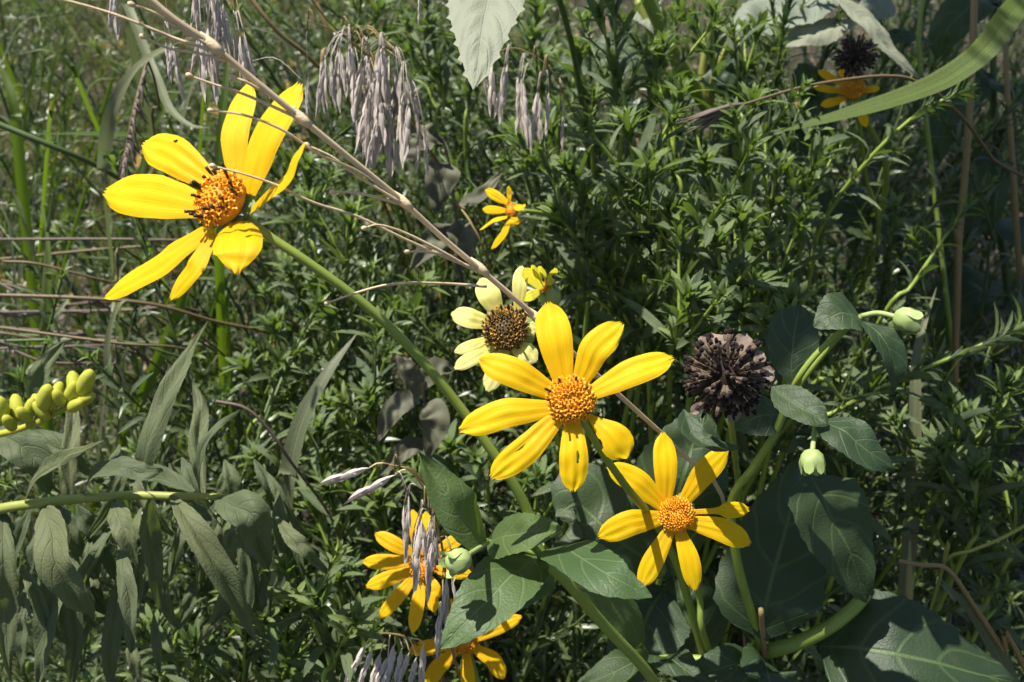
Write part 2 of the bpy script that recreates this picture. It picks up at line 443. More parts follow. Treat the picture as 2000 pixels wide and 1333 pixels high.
# far shoots: a handful of kinds, copied
def far_kind(h, L, step, seed, leafy=.6):
    rng = random.Random(seed)
    path = [Vector((0,0,0)), Vector((rng.uniform(-.03,.03), rng.uniform(-.03,.03), h*.35)), Vector((rng.uniform(-.05,.05), rng.uniform(-.05,.05), h*.7)), Vector((rng.uniform(-.08,.08), rng.uniform(-.08,.08), h))]
    stem = MB().tube(path, lambda s: .0022-.0013*s, 5, 10)
    c = spl(path, 20); lv = shoot_leaves(c[int(20*(1-leafy)):], L, step, rng, 0, 2, 8)
    for q in range(5):
        k = rng.randrange(int(20*(1-leafy)), 17); p = c[k]; a = rng.uniform(0, 6.28); l = rng.uniform(.06, .13)
        br = [p, p+Vector((math.cos(a)*l*.45, math.sin(a)*l*.45, l*.5)), p+Vector((math.cos(a)*l*.7, math.sin(a)*l*.7, l))]
        stem.tube(br, .0008, 4, 5)
        lv += shoot_leaves(br, L*.75, step, rng, .1, 1, 7)
    m = MB()
    for mt, y in lv:
        s = LEAF_FAR[rng.randrange(3)]
        m.add(s.v, s.f, s.uv, 1 if y else 0, mt)
    return stem.mesh('stem', 'stem_dark'), m.mesh('foliage', ['foliage_aster', 'leaf_young']), path[-1]
FAR = [far_kind(h, .021, .0068, 100+i) for i, h in enumerate((.45, .45, .45, .6, .6, .6, .75, .75))]
def far_shoot(tip, rng, label, group, name='aster_shoot', lean=.28, spin=None, join=None):
    best = sorted(range(len(FAR)), key=lambda i: abs(FAR[i][2].z-tip.z)+rng.random()*.12)[0]
    st, fo, tv = FAR[best]
    q = Quaternion((0,0,1), rng.uniform(0, 6.28)); a = rng.uniform(0, 6.28)
    ln = Quaternion((math.cos(a), math.sin(a), 0), rng.uniform(0, lean))
    if spin is not None: ln = Quaternion(spin[0], spin[1]*rng.uniform(.6, 1.2)) @ ln
    rot = ln @ q; w = rot @ tv
    s = tip.z/max(.05, w.z)
    if s > 1.7 or s < .3: return None
    m4 = Matrix.Translation(tip-w*s) @ rot.to_matrix().to_4x4() @ Matrix.Scale(s, 4)
    if join is not None:
        join.add(st, m4, 0); join.add(fo, m4, 1); return True
    t = bpy.data.objects.new(name, None); COL.objects.link(t); t.empty_display_size = .02
    t.matrix_basis = Matrix.Translation(tip-w*s) @ rot.to_matrix().to_4x4() @ Matrix.Scale(s, 4)
    tag(t, label, 'plant', group or ('aster shoots: '+label))
    a = bpy.data.objects.new('stem', st); COL.objects.link(a); a.parent = t
    b = bpy.data.objects.new('foliage', fo); COL.objects.link(b); b.parent = t; b['kind'] = 'stuff'
    return t
LAND = [(440,395,'tilted sunflower'),(250,300,'drooping dark seed spike'),(720,180,'dense silvery grass panicle'),(400,70,'dry grass behind the upright petals'),(1115,782,'bright central sunflower'),(1320,1005,'half shaded sunflower'),
    (988,645,'faded cream sunflower'),(995,410,'little sunflower in profile'),(820,1105,'golden sunflower with hanging spikelets'),(905,1290,'golden sunflower under the broad leaf'),(1665,176,'small far sunflower'),
    (1416,735,'dried seed head'),(1771,625,'upper round bud'),(1586,902,'hanging round bud'),(945,90,'pale toothed leaf'),(1000,210,'plump pale spikelets'),(1750,200,'broad arching grass blade'),(1380,235,'purple seed spikes'),
    (1500,50,'wide pale wrinkled leaves'),(250,970,'level goldenrod stem'),(90,790,'goldenrod spray in bud'),(600,820,'long pale grass blade'),(850,340,'withered drooping leaves'),(820,780,'shrivelled dark weed'),
    (1890,250,'upright tan stem'),(1790,880,'wide shaded grass blade'),(1880,1140,'bent broken twig'),(720,1290,'tuft of grey spikelets'),(1700,1250,'largest dark toothed leaf'),(700,590,'arching green stem'),(1320,90,'thick green stems'),(680,930,'two slender spikelets')]
def near_label(px, py, what):
    """names the landmark a shoot stands by"""
    x, y, n = min(LAND, key=lambda a: math.hypot(a[0]-px, a[1]-py))
    rel = 'rising above' if py < y-70 else 'growing below' if py > y+70 else 'right beside' if abs(px-x) > 60 else 'just behind'
    return '%s %s the %s' % (what, rel, n)
rng = random.Random(21)
def weight(px, py, d):
    w = 1.0
    if px < 620 and py < 480: w = .30 if d < 1.0 else .5
    elif px < 420 and py < 900: w = .22
    elif px < 600 and py >= 900: w = .45
    if px > 1750 and py < 600: w = .3 if d < 1 else 1.0
    elif px > 1560 and py < 620: w = .35 if d < 1 else 1.0
    if 1380 < px and py > 950 and d < .75: w = .2
    return w
def mesh_arrays(me):
    v = np.empty(len(me.vertices)*3); me.vertices.foreach_get('co', v)
    n = len(me.polygons)
    ls = np.empty(n, int); me.polygons.foreach_get('loop_start', ls)
    lt = np.empty(n, int); me.polygons.foreach_get('loop_total', lt)
    mi = np.empty(n, int); me.polygons.foreach_get('material_index', mi)
    vi = np.empty(len(me.loops), int); me.loops.foreach_get('vertex_index', vi)
    uv = np.empty(len(me.loops)*2); me.uv_layers[0].data.foreach_get('uv', uv)
    return v.reshape(-1, 3), ls, lt, mi, vi, uv
class Joiner:
    """many copies joined into one mesh"""
    def __init__(self): self.a = [[], [], [], [], [], []]; self.nv = 0; self.nl = 0; self.cache = {}
    def add(self, me, m4, shift=0):
        if me.name not in self.cache: self.cache[me.name] = mesh_arrays(me)
        v, ls, lt, mi, vi, uv = self.cache[me.name]
        m = np.array(m4)
        for l, x in zip(self.a, (v @ m[:3,:3].T+m[:3,3], ls+self.nl, lt, mi+shift, vi+self.nv, uv)): l.append(x)
        self.nv += len(v); self.nl += len(vi)
    def obj(self, name, mats):
        v, ls, lt, mi, vi, uv = [np.concatenate(x) for x in self.a]
        me = bpy.data.meshes.new(name)
        me.vertices.add(len(v)); me.vertices.foreach_set('co', v.ravel())
        me.loops.add(len(vi)); me.loops.foreach_set('vertex_index', vi.astype(np.int32))
        me.polygons.add(len(ls)); me.polygons.foreach_set('loop_start', ls.astype(np.int32))
        try: me.polygons.foreach_set('loop_total', lt.astype(np.int32))
        except Exception: pass
        u = me.uv_layers.new(name='UVMap'); u.data.foreach_set('uv', uv)
        for m in mats: me.materials.append(M[m])
        me.polygons.foreach_set('material_index', mi.astype(np.int32)); me.polygons.foreach_set('use_smooth', np.ones(len(ls), bool))
        me.update(calc_edges=True); me.validate()
        return link(name, me)
JOIN = Joiner()
for (d0, d1, n, own, lab, grp) in ((.56, .72, 120, 120, 'small-leaved aster shoot crowded', ''),
                    (.72, .95, 190, 90, 'fine-leaved aster shoot deep in the thicket', ''),
                    (.95, 1.35, 200, 0, '', ''), (1.4, 3.6, 330, 0, '', '')):
    k = 0; tries = 0
    while k < n and tries < n*8:
        tries += 1
        px = rng.uniform(-250, 2250); py = rng.uniform(-120, 1500); d = rng.uniform(d0, d1)
        if rng.random() > weight(px, py, d): continue
        tip = P(px, py, d)
        if tip.z < .10 or tip.z > .9: continue
        vis = -30 < px < 2030 and -30 < py < 1370
        if far_shoot(tip, rng, near_label(px, py, lab), None, join=None if (k < own and vis) else JOIN): k += 1
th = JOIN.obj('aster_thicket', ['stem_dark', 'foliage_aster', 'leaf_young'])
tag(th, 'mass of small-leaved aster greenery at the back', 'plants', kind='stuff')
# ---------------------------------------------------------------- flower heads
def px2m(w, d): return w*d/F
def floret_mesh(m, p, ax, r, h, openf, rng, mi=0):
    e = Quaternion(ax, rng.random()*6.28) @ ax.orthogonal().normalized(); b = ax.cross(e)
    v = []; uv = []; f = []
    rings = ((.55, 0), (.62, .55), (.85 if openf else .5, .85)) 
    for rr, hh in rings:
        for k in range(5):
            a = k*1.2566; v.append(p+ax*h*hh+(e*math.cos(a)+b*math.sin(a))*r*rr); uv.append((k/5, hh))
    for i in range(2):
        for k in range(5): f.append((i*5+k, i*5+(k+1)%5, i*5+5+(k+1)%5, i*5+5+k))
    if openf:
        for k in range(5):
            a = k*1.2566+.628; v.append(p+ax*h*1.02+(e*math.cos(a)+b*math.sin(a))*r*1.55); uv.append((k/5, 1))
            f.append((10+k, 10+(k+1)%5, 15+k))
    else:
        v.append(p+ax*h*1.1); uv.append((0, 1))
        for k in range(5): f.append((10+k, 10+(k+1)%5, 15))
    m.add(v, f, uv, mi)
def head(plant, cx, cy, d, nv, disc_px, petals, pm='petal_yellow', dm='disc_orange', fm='floret_gold', anthers=10, nflor=110, dome=.55, seed=1, calyx=8, stem_to=None, open_from=.45, fscale=1.0):
    """a daisy-like head: a domed disc carrying florets, anthers, ray petals and green sepals"""
    rng = random.Random(seed); n = W(nv); c = P(cx, cy, d); r = px2m(disc_px/2, d)
    h = r*dome
    m = MB().lathe(c, n, [(r*.45, -r*.45), (r*.9, -r*.12), (r*.98, 0), (r*.93, h*.35), (r*.75, h*.68), (r*.45, h*.9), (r*.12, h)], 16)
    hd = m.obj('flower_head', dm, plant)
    e = n.orthogonal().normalized(); b = n.cross(e)
    fl = MB()
    for i in range(nflor):
        q = math.sqrt((i+.5)/nflor); a = i*2.39996
        rr = r*.97*q; hh = h*math.sqrt(max(0, 1-(q*.96)**2))
        rad = e*math.cos(a)+b*math.sin(a)
        ax = (n*(1.15-q*.55)+rad*q*.75).normalized()
        op = q > open_from+rng.uniform(-.08, .08)
        floret_mesh(fl, c+rad*rr+n*(hh-r*.03), ax, r*.082*fscale*(1.05 if op else .95), r*(.22 if op else .14)*rng.uniform(.85, 1.2), op, rng)
    fo = fl.obj('florets', fm, None); fo['kind'] = 'stuff'
    adopt(fo, hd)
    for i in range(anthers):
        a = 6.283*i/anthers+rng.uniform(-.2, .2); q = rng.uniform(.62, .95)
        rad = e*math.cos(a)+b*math.sin(a); p = c+rad*r*q+n*h*math.sqrt(1-q*q*.9)
        ax = (n+rad*rng.uniform(.25, .7)).normalized(); l = r*rng.uniform(.32, .56)
        mm = MB().tube([p, p+ax*l*.5, p+ax*l], lambda s: r*(.045+.02*s), 6, 4)
        adopt(mm.obj('anther', 'anther_dark', None), hd)
    for k, pt in enumerate(petals):
        bx, by, tx, ty, w = pt[:5]; o = dict(pt[5]) if len(pt) > 5 else {}
        lm, lt = o.pop('lift', (.10, .0)); bend = o.pop('bend', (0, 0)); tw = o.pop('tw', 0); prof = o.pop('prof', PETAL); matn = o.pop('mat', pm)
        nn = W(o.pop('nv')) if 'nv' in o else n
        hole = o.pop('hole', None)
        base = on_plane(bx, by, c, n, -r*.10); tip = on_plane(tx, ty, c, n, lt*r*2)
        mx, my = (bx+tx)/2+bend[0], (by+ty)/2+bend[1]
        mid = on_plane(mx, my, c, n, lm*r*2)
        inner = base+(base-mid).normalized()*r*.10-n*r*.05
        t = (tip-base).normalized(); N = Quaternion(t, tw) @ nn
        dm_ = to_px(mid)[2]
        args = dict(nseg=16, nc=12, prof=prof, groove=.032, curl=.07, wob=.10, notch=.035, seed=seed*3.1+k*1.7); args.update(o)
        m = MB().ribbon([inner, base.lerp(mid, .5), mid, mid.lerp(tip, .55)+N*r*.03, tip], px2m(w/2, dm_), N, **args)
        if hole:
            s0, u0, hs, hu = hole; nc = args['nc']; ns = args['nseg']
            keep = [q for q in range(len(m.f)) if ((q//nc+.5)/ns-s0)**2/hs**2+((q % nc+.5)/nc-u0)**2/hu**2 > 1]
            m.f = [m.f[q] for q in keep]; m.mi = [m.mi[q] for q in keep]
        adopt(m.obj('petal', matn, None), hd)
    for k in range(calyx):
        a = 6.283*k/calyx+.3; rad = e*math.cos(a)+b*math.sin(a)
        p = c-n*r*.3+rad*r*.55
        m = MB().ribbon([p, p+rad*r*.45+n*r*.05, p+rad*r*.85-n*r*.05], r*.34, n, nseg=5, nc=2, prof=OVATE, fold=-.2)
        adopt(m.obj('sepal', 'bract_green', None), hd)
    return c, n, r, hd
def adopt(o, parent):
    o.parent = parent
    # parent sits in world space through its own parent's inverse, so its world matrix is identity
    o.matrix_parent_inverse = Matrix()
def leaf(plant, pts, w, nv=(0, .35, 1), matn=None, name='leaf', vein=True, **k):
    """a hero leaf: pts = (px, py, depth) along the midrib from stalk to tip, w = full width in photo pixels"""
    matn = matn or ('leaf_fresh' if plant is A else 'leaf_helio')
    p3 = [P(*q) for q in pts]; dm = sum(q[2] for q in pts)/len(pts)
    a = dict(nseg=24, nc=8, prof=OVATE, fold=.25, serr=.05, wob=.16, curl=.10, seed=pts[0][0]*.013+pts[0][1]*.007); a.update(k)
    o = MB().ribbon(p3, px2m(w/2, dm), W(nv), **a).obj(name, matn, plant)
    return o
def stem(plant, pts, w0, w1, matn='stem_green', name='stem', root=None, n=28, sides=8):
    p3 = [P(*q) for q in pts]
    d0 = pts[0][2]; d1 = pts[-1][2]
    r0, r1 = px2m(w0/2, d0), px2m(w1/2, d1)
    k = 1.0
    if root is not None:
        p3 = [root, root.lerp(p3[0], .5)+Vector((0, .01, .02))]+p3
    return MB().tube(p3, lambda s: r0+(r1-r0)*s, sides, n).obj(name, matn, plant)
def bud(plant, cx, cy, d, rpx, axv, stalk, seed=1, flare=.5):
    ax = W(axv); c = P(cx, cy, d); r = px2m(rpx, d); rng = random.Random(seed)
    m = MB().lathe(c, ax, [(r*.22, -r*1.02), (r*.55, -r*.92), (r*.88, -r*.55), (r, -.05*r), (r*.93, r*.4), (r*.7, r*.78), (r*.4, r*.98), (r*.1, r*1.05)], 20, rib=.03, nrib=5)
    b = m.obj('bud', 'bud_green', plant)
    e = ax.orthogonal().normalized(); f = ax.cross(e)
    for k in range(6):
        a = k*1.047+.2; rad = e*math.cos(a)+f*math.sin(a)
        pts = [c+rad*r*.55-ax*r*.9, c+rad*r*1.03-ax*r*.1, c+rad*r*.98+ax*r*.6, c+rad*r*(.9+flare*rng.uniform(.1, 1))+ax*r*(1.05+.2*rng.random())]
        adopt(MB().ribbon(pts, r*.42, rad, nseg=8, nc=3, prof=OBOV, fold=-.12).obj('bract', 'bud_green', None), b)
    if stalk:
        MB().tube([P(*q) for q in stalk], r*.22, 7, 10).obj('bud_stalk', 'bud_green', plant)
    return b

# ---- the big tilted sunflower with its long stem, leaves and bud
rt = Vector((.10, .42, 0))
A = thing('sunflower', 'yellow sunflower tilted sideways above a long arching green stem with leaves and a bud', 'flower', rt)
stem(A, [(1330,1480,.45),(1300,1380,.415),(1272,1325,.398),(1240,1285,.388),(1180,1222,.372),(1110,1140,.352),(1058,1085,.348),(1035,1010,.345),(1003,945,.34),(960,880,.335),(900,798,.33),(820,700,.322),(720,602,.313),(600,512,.305),(530,465,.302),(480,425,.300)], 22, 17, root=rt, n=60)
head(A, 440, 395, .300, (-.52, .34, .78), 108, [
    (408,352, 281,280, 76, dict(lift=(.12,.05), bend=(-8,-14), nseg=60, nc=40, hole=(.55,.84,.026,.055))),
    (388,402, 205,374, 92, dict(lift=(.06,-.05), bend=(0,-6))),
    (410,445, 205,580, 66, dict(lift=(.05,-.15), bend=(2,4), nv=(-.2,.5,.8))),
    (415,460, 333,584, 46, dict(lift=(.05,-.1), bend=(4,2), nv=(-.2,.4,.8))),
    (463,434, 463,533, 100, dict(lift=(.34,.28), nv=(0,.6,.8), prof=lut([(0,.45),(.12,.8),(.3,1),(.5,.95),(.7,.7),(.88,.36),(1,.12)]), curl=.15)),
    (492,405, 594,281, 52, dict(lift=(.25,.5), bend=(14,8), nv=(-.6,.5,.6))),
    (482,372, 584,164, 84, dict(lift=(.12,.05), bend=(-14,-4), nv=(-.35,.4,.85))),
    (458,350, 486,163, 62, dict(lift=(.14,.10), bend=(-14,0), nv=(-.25,.4,.9))),
], anthers=17, nflor=95, dome=.75, seed=3, fscale=1.25)
# beetle-like dark speck on the upper-left petal
leaf(A, [(950,1060,.343),(895,1000,.325),(818,883,.322)], 98, (.2,.55,.85), fold=.30)
leaf(A, [(952,1058,.352),(1020,1040,.335),(1104,1036,.322)], 104, (-.05,.5,.85), fold=.35, asym=(.75,1.05))
leaf(A, [(1050,1082,.356),(1000,1125,.335),(930,1195,.322),(857,1268,.318)], 128, (-.25,.5,.9), fold=.22)
leaf(A, [(1066,1074,.346),(1110,1076,.325),(1185,1122,.305),(1274,1166,.302)], 116, (.15,.6,.8), fold=.12)
leaf(A, [(1120,1140,.38),(1170,1160,.39),(1225,1210,.40),(1258,1272,.41)], 92, (.2,.5,.9), fold=.25)
leaf(A, [(1050,1095,.36),(1040,1120,.355),(1012,1180,.35)], 30, (-.8,.2,.6), fold=.6)
leaf(A, [(1090,1115,.37),(1070,1130,.36),(1010,1195,.355)], 46, (.3,-.1,.9), fold=.5)
leaf(A, [(1245,1290,.41),(1252,1275,.40),(1254,1255,.395)], 36, (-.2,.3,1), fold=.3, serr=0)
stem(A, [(1055,1085,.355),(985,1062,.352),(940,1055,.35)], 12, 9, n=8, name='branch')
bud(A, 895, 1096, .312, 25, (-.75,-.25,.45), [(952,1060,.345),(934,1072,.33),(912,1086,.315)], 2, .6)

# ---- the central sunflower
rt = Vector((.17, .50, 0))
B = thing('sunflower', 'bright yellow sunflower facing up with one pierced petal beside the dry stalk', 'flower', rt)
stem(B, [(1420,1500,.50),(1385,1330,.465),(1360,1230,.45),(1325,1110,.43),(1280,1022,.400),(1256,990,.370),(1230,960,.350),(1190,905,.336),(1155,850,.328),(1125,800,.322),(1116,785,.316)], 17, 13, root=rt, n=40)
head(B, 1115, 782, .310, (-.06, .16, .98), 86, [
    (1101,750, 1070,592, 68, dict(lift=(.15,.0), bend=(-2,-10))),
    (1132,748, 1214,632, 60, dict(lift=(.18,.1), bend=(-12,-8), bite=(1,.86,.12,.4))),
    (1153,768, 1313,699, 56, dict(lift=(.15,.0), bend=(0,-6), nv=(.05,.4,.9))),
    (1145,808, 1226,894, 66, dict(lift=(.10,-.05), bend=(8,-2), bite=(1,.5,.12,.35), prof=OBOV)),
    (1118,820, 1119,959, 56, dict(lift=(.10,-.1), bend=(2,0), nseg=60, nc=40, hole=(.52,.36,.085,.052))),
    (1092,812, 960,932, 56, dict(lift=(.10,-.05), bend=(4,4), nseg=60, nc=40, hole=(.55,.66,.075,.026))),
    (1078,798, 899,840, 58, dict(lift=(.12,.0), bend=(-2,-12))),
    (1082,768, 936,702, 58, dict(lift=(.15,.05), bend=(2,-4))),
], anthers=9, nflor=105, dome=.6, seed=5, open_from=.3, fscale=1.15)

# ---- the half shaded sunflower to its right
rt = Vector((.30, .46, 0))
C = thing('sunflower', 'half shaded yellow sunflower with one shrivelled spoon-shaped petal over dark leaves', 'flower', rt)
stem(C, [(1400,1300,.46),(1365,1160,.43),(1340,1060,.40),(1322,1010,.386)], 16, 12, root=rt)
head(C, 1320, 1005, .375, (.04, .10, .99), 64, [
    (1300,980, 1295,846, 46, dict(lift=(.15,.0), bend=(3,0))),
    (1336,980, 1420,879, 46, dict(lift=(.15,.0), bend=(-3,-4))),
    (1350,1001, 1462,995, 32, dict(lift=(.1,.0), prof=lut([(0,.3),(.4,.36),(.5,.5),(.58,.95),(.75,1),(.9,.8),(1,.3)]))),
    (1346,1020, 1465,1062, 46, dict(lift=(.12,.0), bend=(4,-6))),
    (1328,1036, 1358,1152, 40, dict(lift=(.1,-.05), bend=(4,0))),
    (1308,1036, 1252,1146, 42, dict(lift=(.1,.0), bend=(-2,2))),
    (1294,1012, 1170,1048, 50, dict(lift=(.15,.05), bend=(0,-8))),
    (1298,990, 1188,911, 48, dict(lift=(.15,.05), bend=(4,-8))),
], anthers=0, nflor=130, dome=.5, seed=8, open_from=.5)

# ---- the faded pale flower
rt = Vector((.02, .60, 0))
D = thing('sunflower', 'faded cream sunflower with ragged petals and dark centre behind the dry stalk', 'flower', rt)
stem(D, [(1120,1000,.50),(1060,800,.44),(1010,690,.40),(990,645,.39)], 14, 12, root=rt)
head(D, 988, 645, .378, (-.06, .25, .95), 84, [
    (960,632, 882,612, 40, dict()), (972,612, 940,544, 46, dict(lift=(.10,.05))),
    (1012,600, 1018,520, 30, dict(lift=(.1,.1))), (1022,640, 1050,642, 30, dict()),
    (1004,672, 1048,706, 42, dict()), (986,684, 952,764, 38, dict()),
    (964,674, 888,720, 30, dict()), (956,662, 888,688, 24, dict()),
], pm='petal_pale', dm='disc_dark', fm='floret_dark', anthers=14, nflor=120, dome=.75, seed=12)

# ---- the lemon flower seen from behind
rt = Vector((.07, .66, 0))
E = thing('sunflower', 'small lemon yellow flower seen from behind with swollen green base', 'flower', rt)
stem(E, [(1150,760,.50),(1110,650,.46),(1085,595,.44),(1074,576,.435)], 14, 12, root=rt)
head(E, 1066, 562, .43, (-.55, .75, -.10), 34, [
    (1056,562, 1024,524, 28, dict(nv=(-.2,.2,1))), (1060,556, 1042,518, 20, dict(nv=(0,.2,1))),
    (1066,552, 1056,520, 18, dict(nv=(0,.2,1))), (1072,556, 1084,524, 18, dict(nv=(0,.2,1))), (1052,570, 1020,588, 24, dict(nv=(-.2,.2,1)))],
    pm='petal_lemon', anthers=2, nflor=30, seed=15)
bud(E, 1074, 578, .435, 22, (-.5,.8,.2), None, 4, .5)

# ---- small yellow flower seen from the side
rt = Vector((.12, .86, 0))
G = thing('sunflower', 'little yellow flower in profile with drooping petals against the aster leaves', 'flower', rt)
stem(G, [(1130,520,.56),(1105,440,.51),(1060,418,.485),(1020,412,.475)], 10, 9, root=rt)
head(G, 1000, 410, .47, (-.72, .12, .60), 28, [
    (990,396, 948,371, 20, dict(lift=(.1,.2))), (994,394, 994,364, 17, dict(lift=(.1,.3))),
    (986,412, 943,409, 17, dict(lift=(.1,.1))), (990,424, 937,449, 18, dict(lift=(.1,.1), bend=(0,-6), nv=(-.3,.7,.6))),
    (996,430, 960,486, 19, dict(lift=(.1,.0), bend=(4,0), nv=(-.5,.3,.7))), (1008,400, 1022,408, 24, dict(nv=(.1,.4,.8))),
    (1004,424, 1008,440, 24, dict(nv=(0,.4,.8)))], anthers=3, nflor=40, seed=18)

# ---- golden flower behind hanging spikelets, and the one under the leaf
rt = Vector((-.09, .56, 0))
H = thing('sunflower', 'golden many-petalled sunflower half hidden behind hanging dry grass spikelets', 'flower', rt)
stem(H, [(880,1250,.50),(840,1160,.47),(828,1105,.435)], 13, 11, root=rt)
head(H, 826, 1106, .425, (-.12, .2, .97), 48, [
    (808,1084, 733,1043, 30, dict()), (806,1098, 709,1098, 30, dict()), (808,1112, 716,1146, 30, dict()),
    (812,1124, 741,1208, 28, dict()), (824,1130, 806,1236, 28, dict()), (836,1126, 858,1168, 24, dict()),
    (846,1112, 922,1122, 26, dict()), (842,1090, 906,1044, 28, dict()), (830,1082, 832,1000, 26, dict()), (816,1082, 806,996, 24, dict()),
    (838,1130, 848,1196, 24, dict())], pm='petal_gold', anthers=6, nflor=90, seed=21)
rt = Vector((-.03, .52, 0))
I_ = thing('sunflower', 'golden sunflower under the broad green leaf with only lower petals showing', 'flower', rt)
stem(I_, [(960,1420,.53),(930,1320,.50),(912,1256,.455)], 13, 11, root=rt)
head(I_, 908, 1252, .445, (.05, .2, .97), 46, [
    (888,1256, 799,1272, 30, dict()), (892,1268, 826,1350, 32, dict(bend=(-4,-4))), (910,1276, 916,1360, 28, dict()),
    (926,1266, 984,1326, 32, dict(bend=(8,-6))), (930,1248, 1018,1204, 26, dict()), (915,1230, 930,1170, 26, dict()),
    (898,1232, 880,1170, 26, dict())], pm='petal_gold', anthers=4, nflor=80, seed=24)
# ---- far flower at the upper right
rt = Vector((.26, .86, 0))
J = thing('sunflower', 'small yellow sunflower with few petals beneath the dark seed head and broad blade', 'flower', rt)
stem(J, [(1700,520,.74),(1690,340,.68),(1672,200,.635),(1666,180,.625)], 9, 8, root=rt)
head(J, 1665, 176, .61, (-.25, .35, .9), 44, [
    (1648,165, 1598,138, 18, dict()), (1646,178, 1590,170, 17, dict()), (1650,192, 1603,206, 20, dict()),
    (1655,160, 1640,134, 14, dict()), (1682,176, 1718,172, 17, dict()), (1674,198, 1692,248, 18, dict())],
    pm='petal_gold', anthers=0, nflor=80, dome=.8, seed=27)

# ---------------------------------------------------------------- seed heads
def seed_mesh(r, l):
    m = MB().tube([Vector((0,0,0)), Vector((0,0,l*.5)), Vector((0,0,l*.85))], lambda s: r*(.35+.75*s), 6, 4, 0)
    m.tube([Vector((0,0,l*.83)), Vector((0,0,l*.95)), Vector((0,0,l))], lambda s: r*(1.06-.40*s), 6, 2, 1)
    return m.mesh('seed', ['seed_brown', 'seed_cap'])
def seed_head(name, label, cx, cy, d, rpx, stempts, root, n=170, bracts=(), seed=1):
    rng = random.Random(seed)
    t = thing(name, label, 'seed head', root)
    stem(t, stempts, 15, 11, root=root)
    c = P(cx, cy, d); r = px2m(rpx, d)
    core = MB().lathe(c, W((0,.2,1)), [(r*.1,-r*.5),(r*.4,-r*.4),(r*.55,0),(r*.42,r*.38),(r*.1,r*.52)], 14).obj('core', 'seed_cap', t)
    kinds = [seed_mesh(r*.048, r*.72), seed_mesh(r*.056, r*.80), seed_mesh(r*.042, r*.62)]
    up = W((.1,.3,1))
    for i in range(n):
        z = 1-1.75*(i+.5)/n; a = i*2.39996
        v = Vector((math.cos(a)*math.sqrt(1-z*z), math.sin(a)*math.sqrt(1-z*z), z))
        ax = up.to_track_quat('Z', 'Y') @ v
        ax = (ax+Vector((rng.gauss(0,.24), rng.gauss(0,.24), rng.gauss(0,.24)))).normalized()
        o0 = c+ax*r*rng.uniform(.16, .30)
        m4 = Matrix.Translation(o0) @ ax.to_track_quat('Z', 'Y').to_matrix().to_4x4() @ Matrix.Diagonal((rng.uniform(.7,1.4),rng.uniform(.6,1.2),rng.uniform(.8,1.12),1))
        link('seed', kinds[rng.randrange(3)], t, m4)
    for (bx, by, tx, ty, w) in bracts:
        p0 = P(bx, by, d-.002); p1 = P(tx, ty, d)
        MB().ribbon([p0, p0.lerp(p1, .5), p1], px2m(w/2, d), W((0,.2,1)), nseg=8, nc=4, prof=OBOV, wob=.3, fold=.2).obj('dry_bract', 'dead_bract', t)
    return t
seed_head('dried_sunflower', 'round dark brown dried seed head with bristly seeds near the green buds', 1416, 735, .335, 86,
    [(1475,1210,.51),(1458,1060,.475),(1440,930,.415),(1426,810,.362),(1418,745,.34)], Vector((.26,.50,0)), 270,
    [(1395,690,1390,652,60),(1440,700,1458,652,38),(1470,740,1512,724,36),(1470,710,1492,690,26),(1420,790,1440,822,30),(1380,780,1350,808,20)], 4)
seed_head('dried_sunflower', 'blackish dried seed head standing behind the small far sunflower', 1670, 110, .59, 42,
    [(1720,420,.72),(1692,230,.65),(1674,130,.605)], Vector((.28,.84,0)), 200, (), 6)

# ---------------------------------------------------------------- the budding plant on the right
rt = Vector((.30, .40, 0))
K = thing('sunflower_plant', 'budding sunflower plant with two round green buds and broad dark toothed leaves', 'plant', rt)
stem(K, [(1500,1330,.46),(1492,1275,.44),(1445,1120,.415),(1428,985,.40),(1470,915,.392),(1512,850,.386),(1545,775,.380),(1600,700,.375),(1650,645,.372),(1682,618,.370)], 20, 12, root=rt, n=50)
stem(K, [(1540,790,.384),(1556,745,.372),(1592,695,.368),(1640,650,.366),(1672,624,.368)], 14, 10, n=14, name='branch')
stem(K, [(1492,1275,.44),(1560,1255,.435),(1620,1225,.43),(1665,1190,.43),(1692,1160,.432)], 30, 26, n=12, name='branch', matn='stem_green')
stem(K, [(1492,1280,.44),(1420,1290,.44),(1320,1286,.445),(1270,1292,.44)], 18, 16, n=12, name='branch', matn='stem_green')
stem(K, [(1492,1290,.44),(1490,1240,.43),(1486,1190,.42)], 14, 10, n=8, name='broken_stub', matn='tan_stem')
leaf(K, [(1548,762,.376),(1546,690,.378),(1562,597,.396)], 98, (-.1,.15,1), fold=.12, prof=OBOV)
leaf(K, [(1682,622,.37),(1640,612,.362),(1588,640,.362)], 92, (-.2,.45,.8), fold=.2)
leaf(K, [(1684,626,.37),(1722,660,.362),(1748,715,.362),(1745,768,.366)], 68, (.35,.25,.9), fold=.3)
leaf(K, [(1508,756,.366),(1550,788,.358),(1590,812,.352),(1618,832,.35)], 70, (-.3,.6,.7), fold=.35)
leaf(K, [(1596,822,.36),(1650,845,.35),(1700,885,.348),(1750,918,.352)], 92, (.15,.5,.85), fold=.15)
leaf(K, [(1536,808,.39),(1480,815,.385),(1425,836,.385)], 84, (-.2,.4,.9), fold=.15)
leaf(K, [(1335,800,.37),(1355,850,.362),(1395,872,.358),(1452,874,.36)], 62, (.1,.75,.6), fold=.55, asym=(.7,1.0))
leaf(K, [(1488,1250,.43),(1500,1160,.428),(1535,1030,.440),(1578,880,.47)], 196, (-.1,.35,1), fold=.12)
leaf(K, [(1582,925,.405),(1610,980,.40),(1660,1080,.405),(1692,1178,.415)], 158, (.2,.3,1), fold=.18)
leaf(K, [(1600,1262,.44),(1700,1270,.425),(1830,1295,.42),(1990,1340,.43)], 235, (.1,.5,.9), fold=.15)
